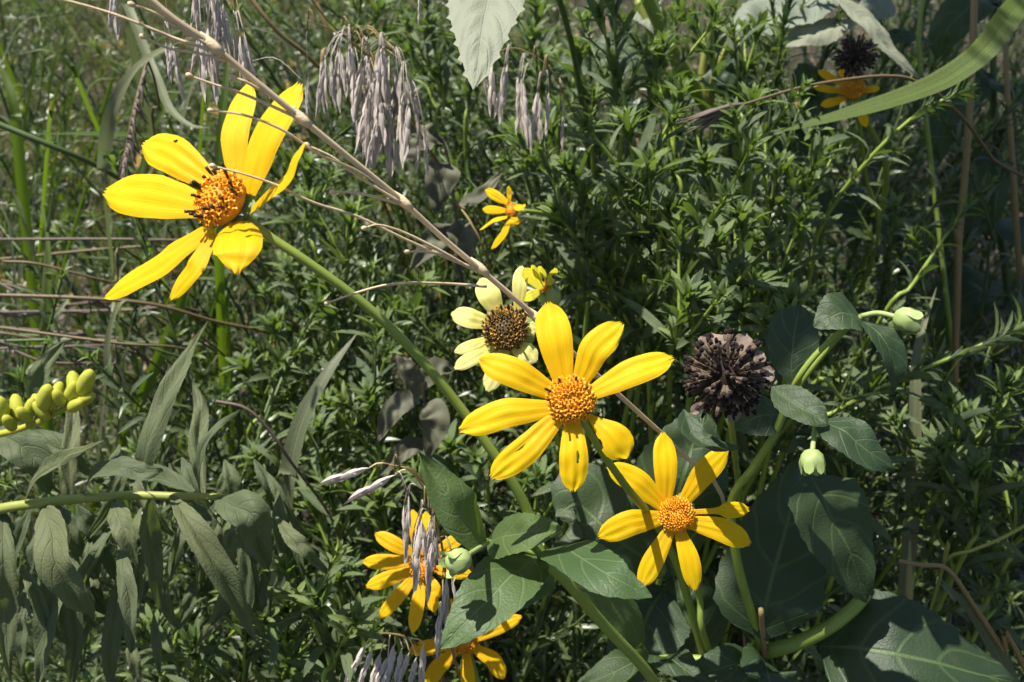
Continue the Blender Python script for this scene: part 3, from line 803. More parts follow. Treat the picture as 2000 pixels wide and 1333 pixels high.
leaf(K, [(1492,1288,.44),(1430,1300,.42),(1330,1325,.42)], 90, (-.1,.7,.7), fold=.3)
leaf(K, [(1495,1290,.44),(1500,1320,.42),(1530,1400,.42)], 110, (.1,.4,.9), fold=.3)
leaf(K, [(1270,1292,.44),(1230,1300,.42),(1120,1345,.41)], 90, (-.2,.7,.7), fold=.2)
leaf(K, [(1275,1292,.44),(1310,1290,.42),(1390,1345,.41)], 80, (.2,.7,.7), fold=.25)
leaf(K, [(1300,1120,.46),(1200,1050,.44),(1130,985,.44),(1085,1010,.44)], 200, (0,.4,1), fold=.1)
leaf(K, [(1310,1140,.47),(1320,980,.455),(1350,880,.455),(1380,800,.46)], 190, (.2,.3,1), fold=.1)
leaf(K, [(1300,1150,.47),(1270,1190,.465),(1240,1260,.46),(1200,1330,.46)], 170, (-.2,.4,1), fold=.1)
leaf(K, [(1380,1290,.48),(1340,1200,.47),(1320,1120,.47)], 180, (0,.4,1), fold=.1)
bud(K, 1771, 625, .362, 25, (.85,-.25,.35), [(1682,618,.37),(1715,612,.366),(1752,620,.363)], 6, .2)
bud(K, 1586, 902, .350, 24, (.0,-.95,.25), [(1594,822,.36),(1590,850,.355),(1587,882,.351)], 7, .2)
# ---------------------------------------------------------------- dry stalk across the picture
rt = Vector((.25, .62, 0))
S = thing('dry_stalk', 'long tan dry stalk with bare side twigs leaning across the tilted sunflower', 'stalk', rt)
main = [(1420,1000,.47),(1330,885,.42),(1240,800,.39),(1130,700,.36),(1045,618,.342),(960,545,.330),(870,470,.318),(785,393,.307),(690,315,.295),(580,225,.283),(490,152,.275),(410,85,.268),(330,30,.262),(240,-50,.256)]
stem(S, main, 8, 14, 'straw', root=rt, n=70, sides=9)
for px, py, d in ((785,393,.307),(585,229,.2835),(412,87,.268),(1045,618,.342),(935,522,.327)):
    p = P(px, py, d); ax = W((.76,-.62,-.1))
    MB().lathe(p, ax, [(.0010,-.004),(.0015,-.0012),(.0016,0),(.0015,.0015),(.0010,.004)], 9).obj('node', 'straw', S)
for tw in ([(575,228,.283),(525,205,.279),(470,182,.276),(420,166,.274),(370,148,.272)],
           [(785,393,.307),(700,335,.296),(620,300,.288),(555,256,.281),(480,226,.276),(412,216,.273)],
           [(930,528,.325),(800,472,.309),(700,424,.298),(612,396,.290),(540,362,.284),(475,340,.279),(416,325,.276)],
           [(782,396,.305),(700,345,.297),(650,308,.293),(600,284,.29)],
           [(778,398,.305),(720,382,.300),(680,376,.297),(650,376,.294)],
           [(950,560,.327),(850,553,.317),(770,555,.308),(710,568,.303),(640,592,.299)],
           [(918,522,.322),(870,500,.315),(830,492,.311),(795,492,.308)],
           [(920,525,.322),(860,490,.313),(790,455,.306),(740,440,.301),(712,446,.298)],
           [(420,95,.268),(350,55,.264),(300,25,.262),(257,9,.26)],
           [(418,100,.268),(340,75,.266),(250,38,.262),(180,15,.26),(110,-4,.258)],
           [(440,120,.270),(390,105,.268),(330,95,.266),(280,72,.264)],
           [(505,175,.2755),(480,160,.273),(455,152,.272)],
           [(640,275,.289),(600,240,.285),(575,215,.283)]):
    p3 = [P(*q) for q in tw]
    m = MB().tube(p3, lambda s: .00045*(1.15-.5*s), 6, 22)
    m.lathe(p3[-1], (p3[-1]-p3[-2]), [(.0003,-.0012),(.00075,-.0002),(.0008,.0004),(.0004,.0010)], 6)
    m.obj('twig', 'straw', S)

# ---------------------------------------------------------------- hanging grass spikelets
def spikelet(n, seed):
    rng = random.Random(seed); m = MB()
    for i in range(n):
        s = i/n
        y0 = s*.60; a = i*1.57+rng.uniform(-.35, .35)
        out = Vector((math.cos(a), 0, math.sin(a)*.75))
        k = math.sin(math.pi*min(1, .18+s*.9))
        o1 = out*(.030+.034*k)
        y1 = y0+.40+rng.uniform(0, .05)
        pts = [Vector((0, y0, 0)), o1+Vector((0, y0+.13, 0)), o1*.95+Vector((0, y0+.26, 0)), out*(.012+.03*rng.random())+Vector((0, min(1.04, y1), 0))]
        m.ribbon(pts, .068*rng.uniform(.85, 1.15), out, nseg=6, nc=4, prof=LANCE, fold=0, curl=.75)
    return m.mesh('spikelet', 'straw_grey')
SPIKE = [spikelet(n, 40+n) for n in (7, 8, 9, 10)]
def hang(plant, clusters, d, rng, w=1.0):
    """clusters: (branch px,py, spikelet top px,py, number, spread px, length px)"""
    for (bx, by, tx, ty, n, spr, ln) in clusters:
        for i in range(n):
            dd = d+rng.uniform(-.012, .012)
            x = tx+rng.uniform(-spr, spr); y = ty+rng.uniform(-.5, .9)*spr*.9
            p = P(x, y, dd); q = P(bx, by, d)
            MB().tube([q, q.lerp(p, .5)+Vector((0, 0, .006)), p], .00020, 4, 7).obj('pedicel', 'straw_grey', plant)
            dr = (-UP*.75+Vector((0, 0, -.25))+(p-q)*2.5+RIGHT*rng.gauss(-.02,.10)+FWD*rng.gauss(0,.10)).normalized()
            l = px2m(ln*rng.uniform(.85, 1.4), dd)
            z = W((rng.uniform(-.5,.5), .1, 1))
            m4 = basis(p, dr, z, l) @ Matrix.Diagonal((w*rng.uniform(.5, .85), 1, w*.7, 1))
            link('spikelet', SPIKE[rng.randrange(4)], plant, m4)
def panicle(label, culm, clusters, d, root, seed, w=1.0, wid=5, matn='tan_stem'):
    rng = random.Random(seed)
    t = tag(thing('dry_grass', label, 'grass', root), kind='thing')
    p3 = [P(*q) for q in culm]
    MB().tube([root]+p3, lambda s: px2m(wid, .5)*(1-.7*s)*.6, 6, 40).obj('culm', matn, t)
    for c in clusters:
        # branch from the nearest point of the culm
        q = P(c[0], c[1], d); near = min(spl(p3, 40), key=lambda a: (a-q).length)
        if (near-q).length > .004: MB().tube([near, near.lerp(q, .5)+Vector((0,0,.008)), q], .0004, 4, 8).obj('branch', matn, t)
    hang(t, clusters, d, rng, w)
    return t
panicle('dry grey grass panicle hanging behind the upper petals of the tilted sunflower',
    [(980,620,.62),(870,360,.56),(760,160,.50),(640,40,.46),(560,-60,.44),(470,-70,.42),(330,-60,.41)],
    [(215,-40,225,-20,4,10,78),(330,60,330,82,3,8,85),(350,-60,395,-30,7,22,95),(395,-20,398,60,4,14,110),(430,-30,420,0,5,16,95),(462,40,468,65,5,10,88),(440,-60,415,50,3,12,120),(490,120,600,165,1,3,60),(860,-60,815,-10,2,5,60)],
    .41, Vector((.02,.95,0)), 3)
panicle('dense silvery dry grass panicle with drooping spikelets beside the pale toothed leaf',
    [(960,560,.66),(880,380,.58),(790,210,.52),(720,110,.49),(650,60,.47),(600,40,.46)],
    [(685,62,670,90,7,16,98),(690,70,640,110,5,14,92),(690,100,690,150,5,16,90),(716,85,716,110,5,12,105),(716,110,722,180,5,14,105),(752,82,752,98,6,14,110),(752,90,745,170,8,20,105),(770,100,780,140,7,20,105),(760,110,752,240,6,24,95),(790,120,800,190,6,20,100),(740,150,730,230,6,20,90),(600,60,602,150,1,3,72),(745,200,765,270,5,14,80),(800,150,830,250,3,10,80)],
    .47, Vector((-.03,1.0,0)), 5)
panicle('loose dry grass panicle with plump pale spikelets hanging beside the leaf tip',
    [(1290,560,.70),(1160,300,.58),(1105,190,.52),(1070,130,.505),(1010,95,.50),(960,105,.50)],
    [(972,98,962,122,2,4,98),(945,105,942,130,1,3,65),(1000,96,988,128,3,8,100),(1030,110,1015,150,3,7,96),(1040,130,1020,165,2,6,100),(1060,150,1054,180,2,5,95),(1065,145,1070,178,2,3,85),(1095,210,1098,225,2,5,62)],
    .50, Vector((.20,1.05,0)), 7, 1.05)
panicle('wiry dry grass with slim pale spikelets crossing the golden sunflower',
    [(900,1330,.46),(880,1200,.43),(860,1050,.41),(830,960,.40),(800,920,.395),(760,908,.39)],
    [(770,925,800,970,2,6,70),(815,950,790,985,2,6,110),(830,990,825,1010,3,8,110),(838,1000,812,1030,2,6,115),(848,1010,850,1030,2,6,95),(850,1050,848,1060,2,6,100),(890,1110,878,1130,3,6,95),(865,1190,855,1200,1,3,95),(840,980,845,1000,2,4,120)],
    .395, Vector((-.02,.60,0)), 9)
def single_spikes(label, root, culm, spikes, seed):
    rng = random.Random(seed); t = tag(thing('dry_grass', label, 'grass', root), kind='thing')
    p3 = [P(*q) for q in culm]
    MB().tube([root]+p3, lambda s: .0011*(1-.75*s), 6, 30).obj('culm', 'tan_stem', t)
    for (x0,y0,x1,y1,x2,y2,d,w) in spikes:
        a, b, c = P(x0,y0,d), P(x1,y1,d), P(x2,y2,d)
        MB().tube([a, a.lerp(b,.5)+Vector((0,0,.001)), b], .0003, 4, 6).obj('pedicel', 'straw', t)
        link('spikelet', SPIKE[rng.randrange(4)], t, basis(b, c-b, W((.1,.3,1)), (c-b).length) @ Matrix.Diagonal((w,1,w,1)))
single_spikes('two slender silvery grass spikelets pointing left beside the broad leaf', Vector((.0,.55,0)),
    [(930,1150,.46),(880,1010,.43),(810,925,.412),(780,912,.408),(750,905,.405)],
    [(750,905,722,914,604,952,.405,.95),(795,918,772,928,660,988,.405,.95)], 2)
single_spikes('tuft of grey dry grass spikelets drooping below the golden sunflowers', Vector((-.12,.60,0)),
    [(840,1390,.50),(860,1300,.46),(800,1250,.44),(760,1238,.435),(720,1240,.43)],
    [(735+i*9, 1240+ (i%3)*4, 716+i*14, 1256+(i%4)*9, 668+i*17+(i%3)*8, 1350+(i%5)*6, .43, 1.0) for i in range(9)], 3)

# ---------------------------------------------------------------- pale toothed leaf from above
rt = Vector((.05, .98, 0))
T = thing('sage_plant', 'plant with a pale grey-green toothed leaf hanging point down from above', 'plant', rt)
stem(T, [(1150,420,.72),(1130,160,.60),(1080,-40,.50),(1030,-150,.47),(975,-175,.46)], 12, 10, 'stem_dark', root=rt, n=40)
leaf(T, [(975,-175,.46),(968,-90,.425),(950,20,.395),(925,176,.37)], 176, (-.2,.5,.9), 'leaf_sage', prof=OVATE, serr=.10, nseg=64, nc=20, teeth=3, fold=.12, wob=.12, pucker=(.13,10,.16))
leaf(T, [(1080,-40,.50),(1150,-70,.52),(1260,-60,.56)], 120, (.1,.7,.7), 'leaf_sage', serr=.1)

# ---------------------------------------------------------------- big pale leaves at the top right
rt = Vector((.38, 1.05, 0))
U = thing('sunflower_plant', 'tall plant with wide pale wrinkled leaves and thick stems behind the asters', 'plant', rt)
stem(U, [(1500,560,.80),(1440,330,.73),(1390,225,.70),(1320,110,.665),(1262,-10,.64),(1235,-90,.62)], 34, 26, 'stem_green', root=rt, n=40)
stem(U, [(1440,330,.73),(1385,215,.69),(1372,150,.68),(1385,70,.67),(1402,-20,.66)], 18, 14, 'stem_yellow', n=16, name='branch')
stem(U, [(1385,210,.69),(1395,150,.67),(1415,105,.66),(1445,75,.655)], 15, 12, 'stem_yellow', n=10, name='branch')
stem(U, [(1300,130,.68),(1270,60,.665),(1245,0,.66)], 15, 14, 'stem_yellow', n=10, name='branch')
for a in (([(1640,-30,.70),(1560,10,.68),(1480,40,.67),(1393,72,.67)], 125, (-.1,.6,.8)),
          ([(1668,40,.68),(1600,62,.67),(1540,75,.665),(1480,66,.67)], 66, (0,.55,.8)),
          ([(1400,110,.69),(1430,150,.68),(1470,210,.685)], 110, (.1,.4,.9)),
          ([(1300,125,.72),(1220,110,.71),(1140,120,.71),(1075,135,.715)], 110, (0,.5,.9)),
          ([(1630,-10,.66),(1690,40,.655),(1740,100,.655),(1800,155,.66)], 52, (.2,.5,.8)),
          ([(1690,90,.70),(1760,70,.69),(1830,90,.70)], 52, (0,.7,.7)),
          ([(1245,20,.67),(1280,40,.66),(1320,90,.665)], 70, (.2,.4,.9)),
          ([(1560,120,.72),(1600,200,.715),(1620,320,.72)], 90, (.2,.4,.9)),
          ([(1480,200,.73),(1540,280,.72),(1580,380,.73)], 110, (.1,.4,.9)),
          ([(1600,380,.74),(1680,420,.73),(1760,470,.74)], 110, (.1,.5,.9)),
          ([(1740,0,.70),(1700,10,.69),(1660,30,.70)], 80, (.1,.5,.9))):
    leaf(U, a[0], a[1], a[2], 'leaf_sage' if a[0][0][1] < 60 else 'leaf_helio', wob=.3, fold=.15, serr=.06, nseg=44, nc=14, teeth=2, pucker=(.12,9,.16))
leaf(U, [(1444,76,.655),(1420,85,.65),(1400,105,.652),(1380,112,.655)], 40, (0,.8,.5), 'blade_green', fold=.5)

# ---------------------------------------------------------------- broad grass blades
def foot(p3):
    """where a stem that runs on straight reaches the ground"""
    d = p3[0]-p3[1]
    if d.z < -1e-4:
        h = d*(p3[0].z/-d.z)
        k = min(1, .30/max(1e-6, math.hypot(h.x, h.y)))
        return Vector((p3[0].x+h.x*k, p3[0].y+h.y*k, 0))
    return ground(p3[0], d.x*.5, .06)
def blade(label, pts, w, matn='blade_green', nv=(0,.3,1), root=None, group=None, fold=.25, prof=BLADE, name='tall_grass', twist=0.0, nseg=30, rev=False, wob=.05):
    p3 = [P(*q) for q in pts]; d = sum(q[2] for q in pts)/len(pts)
    r = root if root is not None else foot(p3)
    m = MB().ribbon([r, r.lerp(p3[0], .5)+Vector((0,.01,.01))]+p3, px2m(w/2, d), W(nv), nseg=nseg, nc=4, prof=prof, fold=fold, twist=twist, wob=wob, seed=pts[0][0]*.01)
    return tag(m.obj(name, matn), label, 'grass', group, 'thing')
blade('broad green grass blade arching down over the far small sunflower',
    [(2300,600,.66),(2200,100,.58),(2080,-60,.53),(1990,10,.505),(1925,95,.495),(1850,152,.49),(1760,190,.487),(1640,226,.485),(1514,260,.485)], 48, 'blade_broad', nv=(.05,.6,.75), root=Vector((.75,.95,0)), fold=.12, nseg=50, prof=lut([(0,.7),(.4,1),(.7,1),(.85,.75),(.95,.35),(1,.02)]))
PG = thing('purple_grass', 'thin reddish grass stem ending in a bundle of purple seed spikes', 'grass', Vector((.62,1.0,0))); PG['kind'] = 'thing'
MB().tube([Vector((.62,1.0,0))]+[P(*q) for q in [(2050,520,.72),(1930,300,.60),(1850,200,.52),(1785,158,.50),(1730,149,.492),(1650,156,.488),(1560,172,.486),(1450,205,.485)]], lambda s: .0012-.0006*s, 6, 50).obj('culm', 'red_stem', PG)
for i, (bx, by, tx, ty) in enumerate([(1455,203,1320,242),(1450,206,1328,256),(1430,212,1345,272),(1420,215,1322,236),(1440,208,1338,262),(1400,220,1335,246)]):
    a, b = P(bx,by,.485+.001*i), P(tx,ty,.485+.002*i)
    MB().tube([a, a.lerp(b,.3)+UP*.001, a.lerp(b,.7), b], lambda s: .0012*(.6+.9*math.sin(min(1,s*1.3)*3)) * (1-.75*s), 5, 14).obj('seed_spike', 'straw_purple', PG)
GL = 'narrow green grass blade rising among the stems left of the tilted sunflower'
for lab, pts, w, mt, nv in (
    ('grey-green grass blade arching over by the dark seed spike', [(205,420,.62),(203,330,.58),(215,230,.555),(255,148,.54),(310,102,.53),(350,92,.53)], 30, 'blade_pale', (.4,.5,.8)),
    ('flat green grass blade lying level behind the tilted sunflower', [(560,300,.80),(420,275,.74),(300,268,.70),(180,263,.68),(40,262,.66)], 26, 'blade_green', (0,.7,.7)),
    ('long pale grass blade leaning right below the tilted sunflower', [(558,1010,.54),(566,920,.52),(592,820,.51),(640,730,.51),(700,648,.52)], 46, 'blade_pale', (-.3,.3,.9)),
    ('short grey grass blade bent over under the tilted sunflower petals', [(240,800,.56),(216,740,.54),(212,670,.53),(228,605,.52),(250,584,.52)], 24, 'blade_pale', (-.3,.3,.9)),
    ('bright green backlit grass blade below the tilted sunflower petals', [(310,700,.66),(345,620,.64),(372,530,.63),(385,440,.63)], 24, 'blade_green', (.3,.1,.9)),
    ('bright green upright grass blade beside the long pale blade', [(566,1000,.60),(568,930,.59),(572,850,.58),(590,780,.58)], 26, 'blade_green', (.2,.2,1)),
    ('green grass blade standing behind the upright petals of the tilted sunflower', [(430,560,.60),(425,400,.56),(432,260,.55),(445,120,.55),(450,40,.56)], 20, 'blade_green', (.2,.2,1)),
    ('dark arched grass blade left of the upright sunflower petals', [(250,60,.70),(300,140,.66),(330,210,.63),(370,245,.62),(410,250,.62)], 20, 'blade_pale', (.3,.5,.8)),
    ('wide shaded grass blade standing upright beside the green buds', [(1770,1120,.58),(1780,980,.56),(1786,820,.55),(1792,680,.55),(1830,560,.56)], 32, 'blade_pale', (-.1,.1,1)),
    ('grey grass blade bending down at the lower right corner', [(2010,1420,.50),(1960,1300,.47),(1900,1200,.46),(1835,1130,.455)], 34, 'blade_pale', (-.4,.5,.8)),
    ('yellowing grass blade at the far left of the meadow', [(40,330,.72),(30,220,.70),(10,150,.70),(-10,120,.70)], 22, 'blade_green', (.3,.2,.9)),
    ('grass blade lit yellow-green between stems far left', [(95,760,.7),(92,620,.68),(96,500,.68),(80,380,.69)], 15, 'blade_green', (.2,.1,1))):
    blade(lab, pts, w, mt, nv)
for i in range(80):
    x = R.uniform(-40, 640); y = R.uniform(-40, 800); d = R.uniform(.62, 1.0)
    if y > 480 and x > 560: continue
    dx = R.gauss(0, 130); h = R.uniform(140, 320)
    lb = near_label(x, y, 'narrow grass blade'); blade(lb, [(x, y+h*.9, d+.03), (x+dx*.2, y+h*.5, d+.01), (x+dx*.6, y+h*.15, d), (x+dx*1.3, y+R.uniform(-20,40), d)], R.uniform(4, 11), R.choice(['blade_green','blade_green','blade_pale']), (R.uniform(-.6,.6),.2,.9), group='grass: '+lb, nseg=14)
def stalk(label, pts, w0, w1, matn, root=None, group=None, name='wild_grass'):
    p3 = [P(*q) for q in pts]; r = root if root is not None else foot(p3)
    m = MB().tube([r]+p3, lambda s: px2m(w0/2, pts[0][2])*(1-s)+px2m(w1/2, pts[-1][2])*s, 6, 34)
    return tag(m.obj(name, matn), label, 'stem', group, 'thing')
for lab, pts, w0, w1, mt in (
    ('upright tan grass stem at the dark right side', [(1868,620,.66),(1872,480,.645),(1888,300,.63),(1900,100,.62),(1904,-60,.62)], 15, 13, 'tan_stem'),
    ('thin brown stem standing beside the upright tan stem', [(1990,520,.70),(1978,320,.68),(1966,150,.67),(1962,-40,.67)], 12, 10, 'tan_stem'),
    ('green cane standing between the pale leaves and the tan stem', [(1830,420,.70),(1800,160,.68),(1795,60,.67),(1812,-60,.67)], 10, 9, 'stem_green'),
    ('bent twig with a broken elbow at the lower right', [(2040,1390,.48),(1960,1270,.462),(1900,1180,.456),(1850,1112,.452),(1800,1104,.45),(1755,1096,.45)], 10, 9, 'tan_stem'),
    ('thin knobbly twig slanting up to the right edge', [(1815,1200,.50),(1845,1098,.475),(1900,1075,.47),(1960,1050,.468),(2040,1005,.47)], 6, 7, 'stem_yellow'),
    ('purple-brown curved grass stem beside the long pale blade', [(690,1110,.56),(640,1000,.52),(570,905,.49),(525,840,.48),(480,798,.475),(422,784,.475)], 5, 6.5, 'straw_purple'),
    ('reddish grass stem lying level under the tilted sunflower', [(640,700,.68),(540,655,.62),(420,628,.59),(300,595,.57),(150,582,.56),(-40,576,.56)], 5, 8, 'red_stem'),
    ('dark grass stem slanting behind the left petal of the tilted sunflower', [(420,470,.70),(300,390,.64),(190,325,.60),(100,285,.58),(-30,232,.57)], 8, 14, 'stem_dark'),
    ('thin rust-coloured stem slanting at the top above the grey spikelets', [(760,330,.80),(690,170,.70),(650,80,.67),(600,-40,.66)], 8, 9, 'tan_stem'),
    ('slim brown stem slanting beside the hanging grey spikelets', [(700,250,.72),(620,130,.64),(540,60,.61),(470,-30,.60)], 7, 9, 'tan_stem'),
    ('fine olive stem slanting down from the spikelets towards the small profile flower', [(1000,520,.74),(900,380,.68),(830,280,.65),(740,150,.63)], 6, 6, 'red_stem')):
    stalk(lab, pts, w0, w1, mt)
for i in range(16):
    y = R.uniform(470, 700); d = R.uniform(.58, .8); x1 = R.uniform(150, 560)
    lb = near_label(x1, y, 'thin reddish grass stem slanting'); stalk(lb, [(x1+60, y+R.uniform(40,110), d+.06), (x1-60, y+R.uniform(0,30), d), (x1-200, y+R.uniform(-20,20), d-.02), (-40+R.uniform(-20,60), y+R.uniform(-60,30), d-.02)], 4, 6, R.choice(['red_stem','red_stem','stem_dark','straw_purple']), group='stems: '+lb)
SP = thing('seed_spike_grass', 'dark purple grass seed spike drooping left of the tilted sunflower', 'grass', Vector((-.33,.95,0))); SP['kind'] = 'thing'
MB().tube([Vector((-.33,.95,0)), P(330,380,.72), P(310,200,.60), P(292,128,.57), P(283,135,.565), P(262,210,.56), P(245,300,.56), P(240,345,.56)], lambda s: .0009-.0003*s, 5, 40).obj('culm', 'red_stem', SP)
for i in range(34):
    k = i/34; p = spl([P(284,138,.563), P(264,210,.56), P(247,300,.56), P(240,352,.56)], 34)[i]
    dr = (Vector((0,0,-1))+W((R.uniform(-.35,.25),0,R.uniform(-.2,.5)))*.5).normalized()
    MB().tube([p, p+dr*.006+W((R.uniform(-.6,.6),0,.5))*.0012, p+dr*.012], lambda s: .0011*(1-.8*s), 4, 3).obj('seed', 'straw_purple', SP)

# ---------------------------------------------------------------- goldenrod
rt = Vector((-.42, .62, 0))
V = thing('goldenrod', 'goldenrod with a level yellow-green stem and drooping grey-green leaves', 'plant', rt)
stem(V, [(-400,1250,.55),(-180,1060,.46),(-30,1003,.43),(60,985,.425),(160,974,.42),(260,968,.418),(350,970,.418),(430,972,.42),(480,985,.425)], 22, 13, 'stem_yellow', root=rt, n=60)
GLV = [([(48,982,.424),(75,930,.415),(130,895,.41),(205,862,.405)], 46, (.1,.7,.7)),
  ([(163,968,.42),(185,930,.41),(235,915,.402),(280,925,.40),(318,918,.402)], 62, (.1,.65,.7)),
  ([(88,985,.424),(98,1030,.405),(115,1110,.40),(150,1165,.405),(184,1206,.415)], 92, (-.15,.5,.9)),
  ([(222,972,.419),(235,1010,.405),(250,1060,.40),(271,1110,.405)], 58, (-.1,.5,.9)),
  ([(232,1060,.44),(245,1120,.425),(255,1200,.42),(258,1275,.425)], 50, (-.2,.35,.9)),
  ([(292,972,.42),(292,1030,.43),(300,1110,.43),(315,1205,.435)], 52, (.5,.2,.9)),
  ([(332,965,.418),(365,1015,.40),(420,1100,.398),(465,1180,.405),(498,1255,.415)], 66, (.45,.45,.8)),
  ([(425,972,.42),(450,985,.405),(490,1010,.40),(505,1060,.405),(526,1115,.415)], 92, (.2,.6,.8)),
  ([(540,1010,.44),(570,1050,.43),(600,1080,.43),(640,1122,.44)], 46, (.2,.6,.8)),
  ([(350,1000,.425),(342,1060,.415),(332,1120,.415),(324,1190,.42)], 22, (-.8,.2,.6)),
  ([(286,964,.418),(284,900,.405),(320,790,.405),(360,710,.415),(407,630,.43)], 62, (-.25,.1,1)),
  ([(392,968,.42),(388,910,.41),(410,850,.41),(470,800,.42)], 34, (-.4,.4,.8)),
  ([(70,800,.43),(68,755,.425),(90,710,.425),(128,667,.43)], 50, (.1,.1,1)),
  ([(5,1000,.43),(8,1100,.42),(12,1200,.425),(20,1330,.43)], 66, (.2,.3,1)),
  ([(105,1080,.45),(100,1160,.44),(88,1250,.44),(70,1360,.45)], 74, (-.2,.3,1)),
  ([(132,1090,.45),(140,1180,.445),(143,1260,.45),(140,1360,.46)], 60, (.1,.3,1)),
  ([(225,1020,.45),(190,1080,.44),(150,1150,.445),(125,1200,.45)], 60, (-.5,.4,.8)),
  ([(-30,960,.44),(-5,1020,.43),(15,1050,.43),(24,1040,.43)], 60, (.1,.5,.9)),
  ([(-40,850,.45),(20,860,.44),(70,900,.44),(100,960,.45)], 90, (0,.6,.8)),
  ([(180,930,.45),(120,880,.445),(60,860,.45),(0,870,.46)], 66, (0,.6,.8)),
  ([(380,960,.44),(320,935,.45),(250,930,.45),(190,945,.455)], 60, (0,.7,.7)),
  ([(340,985,.44),(380,1010,.445),(410,1050,.45),(430,1100,.455)], 60, (.1,.6,.8)),
  ([(420,985,.45),(395,1030,.45),(350,1070,.455),(310,1095,.46)], 50, (0,.6,.8)),
  ([(150,985,.45),(170,1020,.45),(200,1060,.455),(160,1130,.46)], 50, (0,.6,.8)),
  ([(470,990,.43),(478,1080,.43),(486,1170,.435),(480,1240,.44)], 40, (-.3,.2,1)),
  ([(400,975,.43),(385,880,.44),(392,800,.45),(375,740,.46)], 44, (.4,.1,1)),
  ([(140,975,.44),(135,900,.44),(142,820,.45),(140,740,.46)], 40, (.4,.1,1)),
  ([(230,1130,.46),(225,1200,.455),(215,1280,.46),(218,1350,.47)], 46, (.3,.2,1)),
  ([(250,1230,.46),(262,1290,.455),(275,1360,.46)], 30, (.2,.2,1)),
  ([(300,1200,.46),(306,1260,.46),(312,1320,.465)], 26, (.2,.2,1)),
  ([(50,1150,.46),(40,1230,.455),(45,1320,.46)], 60, (-.3,.3,1))]
rgl = random.Random(9)
for i in range(60):
    x = rgl.uniform(-20, 580); y = rgl.uniform(975, 1140) if i % 4 else rgl.uniform(860, 960); d = rgl.uniform(.44, .50); l = rgl.uniform(90, 180); a = rgl.uniform(-.5, .7)
    GLV.append(([(x, y, d), (x+l*.33*math.sin(a), y+l*.30, d-.006), (x+l*.7*math.sin(a), y+l*.68, d-.004), (x+l*math.sin(a*1.3), y+l, d+.006)], rgl.uniform(24, 44), (rgl.uniform(-.5,.5), .4, .9)))
for pts, w, nv in GLV:
    w *= .76
    leaf(V, pts, w, nv, 'leaf_goldenrod', prof=LANCE, serr=.05, fold=.42, wob=.55, nseg=30, nc=10, curl=.15, pucker=(.09,8,.3))
Wb = thing('goldenrod_spray', 'yellow goldenrod spray in bud poking in above the level stem', 'flower', Vector((-.40,.45,0)))
ax_ = [(-320,1200,.42),(-150,950,.32),(-40,865,.285),(40,838,.275),(100,812,.27),(150,785,.268),(172,765,.267)]
stem(Wb, ax_, 14, 8, 'goldenrod_bud', root=Vector((-.40,.45,0)), n=40)
cpts = spl([P(*q) for q in ax_[2:]], 22)
bm_ = MB(); bm_.lathe(Vector((0,0,0)), Vector((0,0,1)), [(.0006,0),(.0016,.001),(.0021,.003),(.00195,.0055),(.0015,.0073),(.0007,.0083)], 9)
BUDM = bm_.mesh('flower_bud', 'goldenrod_bud')
for i, (px, py, ex, ey) in enumerate([(8,828,-2,775),(20,835,5,800),(40,822,28,770),(60,826,38,800),(52,820,62,785),(85,815,66,770),(82,805,96,745),(110,800,92,755),(105,795,118,745),(125,795,108,765),(130,785,145,750),(150,780,140,725),(158,772,178,722),(150,790,172,778),(165,775,158,745),(135,800,160,785),(95,822,78,800),(70,832,88,808),(28,840,12,818),(-10,840,-18,790),(-25,850,-40,800)]):
    a, b = P(px,py,.268), P(ex,ey,.264+.003*(i%3))
    s = (b-a).length/.0085
    link('flower_bud', BUDM, Wb, Matrix.Translation(a) @ (b-a).to_track_quat('Z','Y').to_matrix().to_4x4() @ Matrix.Scale(max(.75,min(1.05,s)),4))

# ---------------------------------------------------------------- withered leaves
DL = thing('withered_plant', 'withered weed with drooping greyish dead leaves under the spikelets', 'plant', Vector((.0,.95,0)))
stem(DL, [(905,560,.62),(890,420,.575),(870,290,.56),(845,255,.555)], 8, 6, 'straw_purple', root=Vector((.0,.95,0)))
for pts, w in (([(868,285,.56),(840,262,.545),(800,262,.545)], 44), ([(880,320,.56),(862,350,.55),(850,420,.555)], 66), ([(850,275,.56),(810,290,.55),(775,320,.555)], 40),
               ([(895,430,.58),(905,470,.57),(895,540,.575)], 60), ([(890,440,.58),(850,470,.57),(800,530,.575)], 50), ([(895,400,.58),(940,380,.575),(985,330,.58)], 30)):
    leaf(DL, pts, w, (.1,.4,.9), 'dead_leaf', wob=.5, fold=.3, serr=0)
DM = thing('withered_plant', 'shrivelled dark weed with limp grey leaves beside the arching green stem', 'plant', Vector((-.03,.75,0)))
stem(DM, [(850,1050,.56),(840,880,.52),(825,760,.50),(800,700,.495)], 8, 6, 'straw_purple', root=Vector((-.03,.75,0)))
for pts, w in (([(825,770,.50),(800,730,.49),(770,690,.49)], 44), ([(828,790,.50),(850,820,.495),(835,900,.50)], 60), ([(820,760,.50),(850,720,.495),(890,725,.50)], 44), ([(835,860,.51),(790,880,.50),(740,930,.505)], 40), ([(822,770,.50),(770,800,.495),(735,870,.50)], 46)):
    leaf(DM, pts, w, (.1,.4,.9), 'dead_leaf', wob=.5, fold=.3, serr=0)

